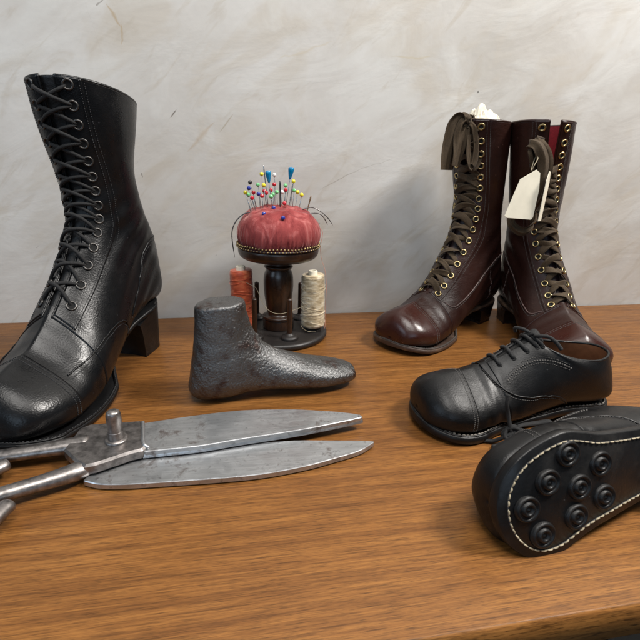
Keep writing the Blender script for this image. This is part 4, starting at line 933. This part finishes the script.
top = G[-1]; cen = top.mean(0); rings = [cen+(top-cen)*k+np.array([0, 0, dz]) for k, dz in ((.985, .0012), (.95, .0022), (.88, .0027), (.6, .0026), (.3, .0024), (.02, .0026))]
G = np.concatenate([G, np.array(rings)]); G[200:, :, 2] += .0007*snoise(G[200:], 260, 9, 2); mb.grid(G, True)
mb.build('foot_form', M['iron'], lroot)

# ------------------------------------------------------------------ tailor's shears
sroot = empty('tailors_shears', (-.09, .318, 0), (0, 0, 0), 'large worn steel tailor shears lying slightly open, blades pointing right', 'shears')
o3 = np.array([-.09, .318])
def smooth_closed(pts, tips):
    """closed outline: smooth between the listed corner indices"""
    P = list(pts); n = len(P); out = []
    for a, b in zip(tips, tips[1:]+[tips[0]+n]):
        seg_ = [P[k % n] for k in range(a, b+1)]; out.append(cr(seg_, 14*len(seg_))[:-1])
    Q = resample(np.concatenate(out+[out[0][:1]]), 420)[:-1]
    for _ in range(4): Q = (np.roll(Q, 1, 0)+2*Q+np.roll(Q, -1, 0))/4
    return Q
def blade(outline, z0, z1, tips, name, mat, slope=0.):
    O = smooth_closed(outline, tips)-o3; mb = MB()
    prism(mb, O, z0, z1, .0005, zf=lambda x, y: slope*x); return mb.build(name, mat, sroot, auto=35)
# lower blade (nearer the camera)
lowb = [(-.1060, .2850), (-.0900, .2788), (-.060, .2762), (.006, .2745), (.045, .2790), (.072, .2860), (.092, .2925), (.107, .3025), (.096, .3050), (.072, .3085), (.040, .3125), (-.010, .3130), (-.060, .3100), (-.095, .3000)]
lo_ = blade(lowb, .0008, .0052, [0, 7], 'blade', M['steel'])
upb = [(-.0690, .3030), (-.030, .3048), (.0005, .3095), (.0480, .3160), (.0850, .3235), (.1015, .3275), (.1040, .3290), (.1000, .3330), (.0860, .3385), (.0690, .3430), (.0440, .3485), (.0020, .3520), (-.040, .3480), (-.0760, .3420)]
up_ = blade(upb, .0058, .0122, [0, 6, 13], 'blade', M['steel'])
# bright bevel along the cutting edge of the upper blade
mb = MB(); E = cr(upb[:7], 90)[:-4]-o3; T = norm(np.gradient(E, axis=0)); Nn = np.stack([-T[:, 1], T[:, 0]], 1)
mb.grid(np.stack([np.c_[E-Nn*.0004, np.full(len(E), .0066)], np.c_[E+Nn*.0002, np.full(len(E), .0098)], np.c_[E+Nn*.0040, np.full(len(E), .01262)], np.c_[E+Nn*.0046, np.full(len(E), .0119)]])); mb.build('bevel', M['steel'], sroot)
# joint plate with the shoulder step
ric = [(-.1210, .3370), (-.1140, .3425), (-.0760, .3425), (-.0745, .3380), (-.0700, .3180), (-.0665, .3060), (-.0690, .3020), (-.0760, .3000), (-.0980, .2890), (-.1040, .2880), (-.1120, .2950), (-.1240, .3100)]
O = resample(np.array(ric+ric[:1]), 160)[:-1]-o3; mb = MB(); prism(mb, O, .0060, .0148, .0016); mb.build('joint_plate', M['darksteel'], sroot, auto=35)
mb = MB(); E = cr([(-.0748, .3400, .0140), (-.0722, .3250, .0146), (-.0690, .3095, .0146), (-.0655, .3062, .0130)], 30)-np.array([o3[0], o3[1], 0]); tube(mb, E, .0016, 8); mb.build('shoulder', M['steel'], sroot)
mb = MB(); lathe(mb, cr([(.0056, .0140), (.0060, .0150), (.0058, .0200), (.0056, .0225), (.0052, .0235), (.0053, .0330), (.0050, .0372), (.0040, .0390), (.0018, .0400), (.00001, .0402)], 60), 32, c=(.0005, -.0010)); mb.build('pivot_post', M['darksteel'], sroot)
mb = MB(); lathe(mb, cr([(.0085, .0140), (.0084, .0156), (.0074, .0166), (.0058, .0170)], 14), 32, c=(.0005, -.0010)); mb.build('collar', M['darksteel'], sroot)
# shanks and bows (handles) reaching off to the left
def bow(pts, rad, name):
    mb = MB(); P = cr(pts, 90)-np.array([o3[0], o3[1], 0]); u = np.linspace(0, 1, 90); tube(mb, P, np.interp(u, np.linspace(0, 1, len(rad)), rad), 14, flat=.8); return mb.build(name, M['darksteel'], sroot)
bow([(-.100, .300, .0085), (-.112, .290, .0085), (-.130, .281, .0090), (-.155, .270, .0095), (-.185, .256, .0095), (-.215, .238, .0090), (-.236, .214, .0085), (-.230, .190, .0085), (-.200, .186, .0085), (-.170, .206, .0085), (-.150, .238, .0088), (-.142, .262, .0090)], [.0070, .0075, .0062, .0056, .0056, .0058, .0060, .0058, .0054, .0052, .0052, .0054], 'handle')
bow([(-.112, .322, .0100), (-.126, .320, .0100), (-.145, .317, .0100), (-.170, .314, .0095), (-.200, .310, .0090), (-.232, .300, .0085), (-.245, .284, .0085), (-.232, .268, .0085), (-.205, .272, .0085), (-.178, .286, .0090), (-.160, .304, .0095)], [.0080, .0070, .0060, .0058, .0058, .0058, .0058, .0055, .0052, .0050, .0054], 'handle')
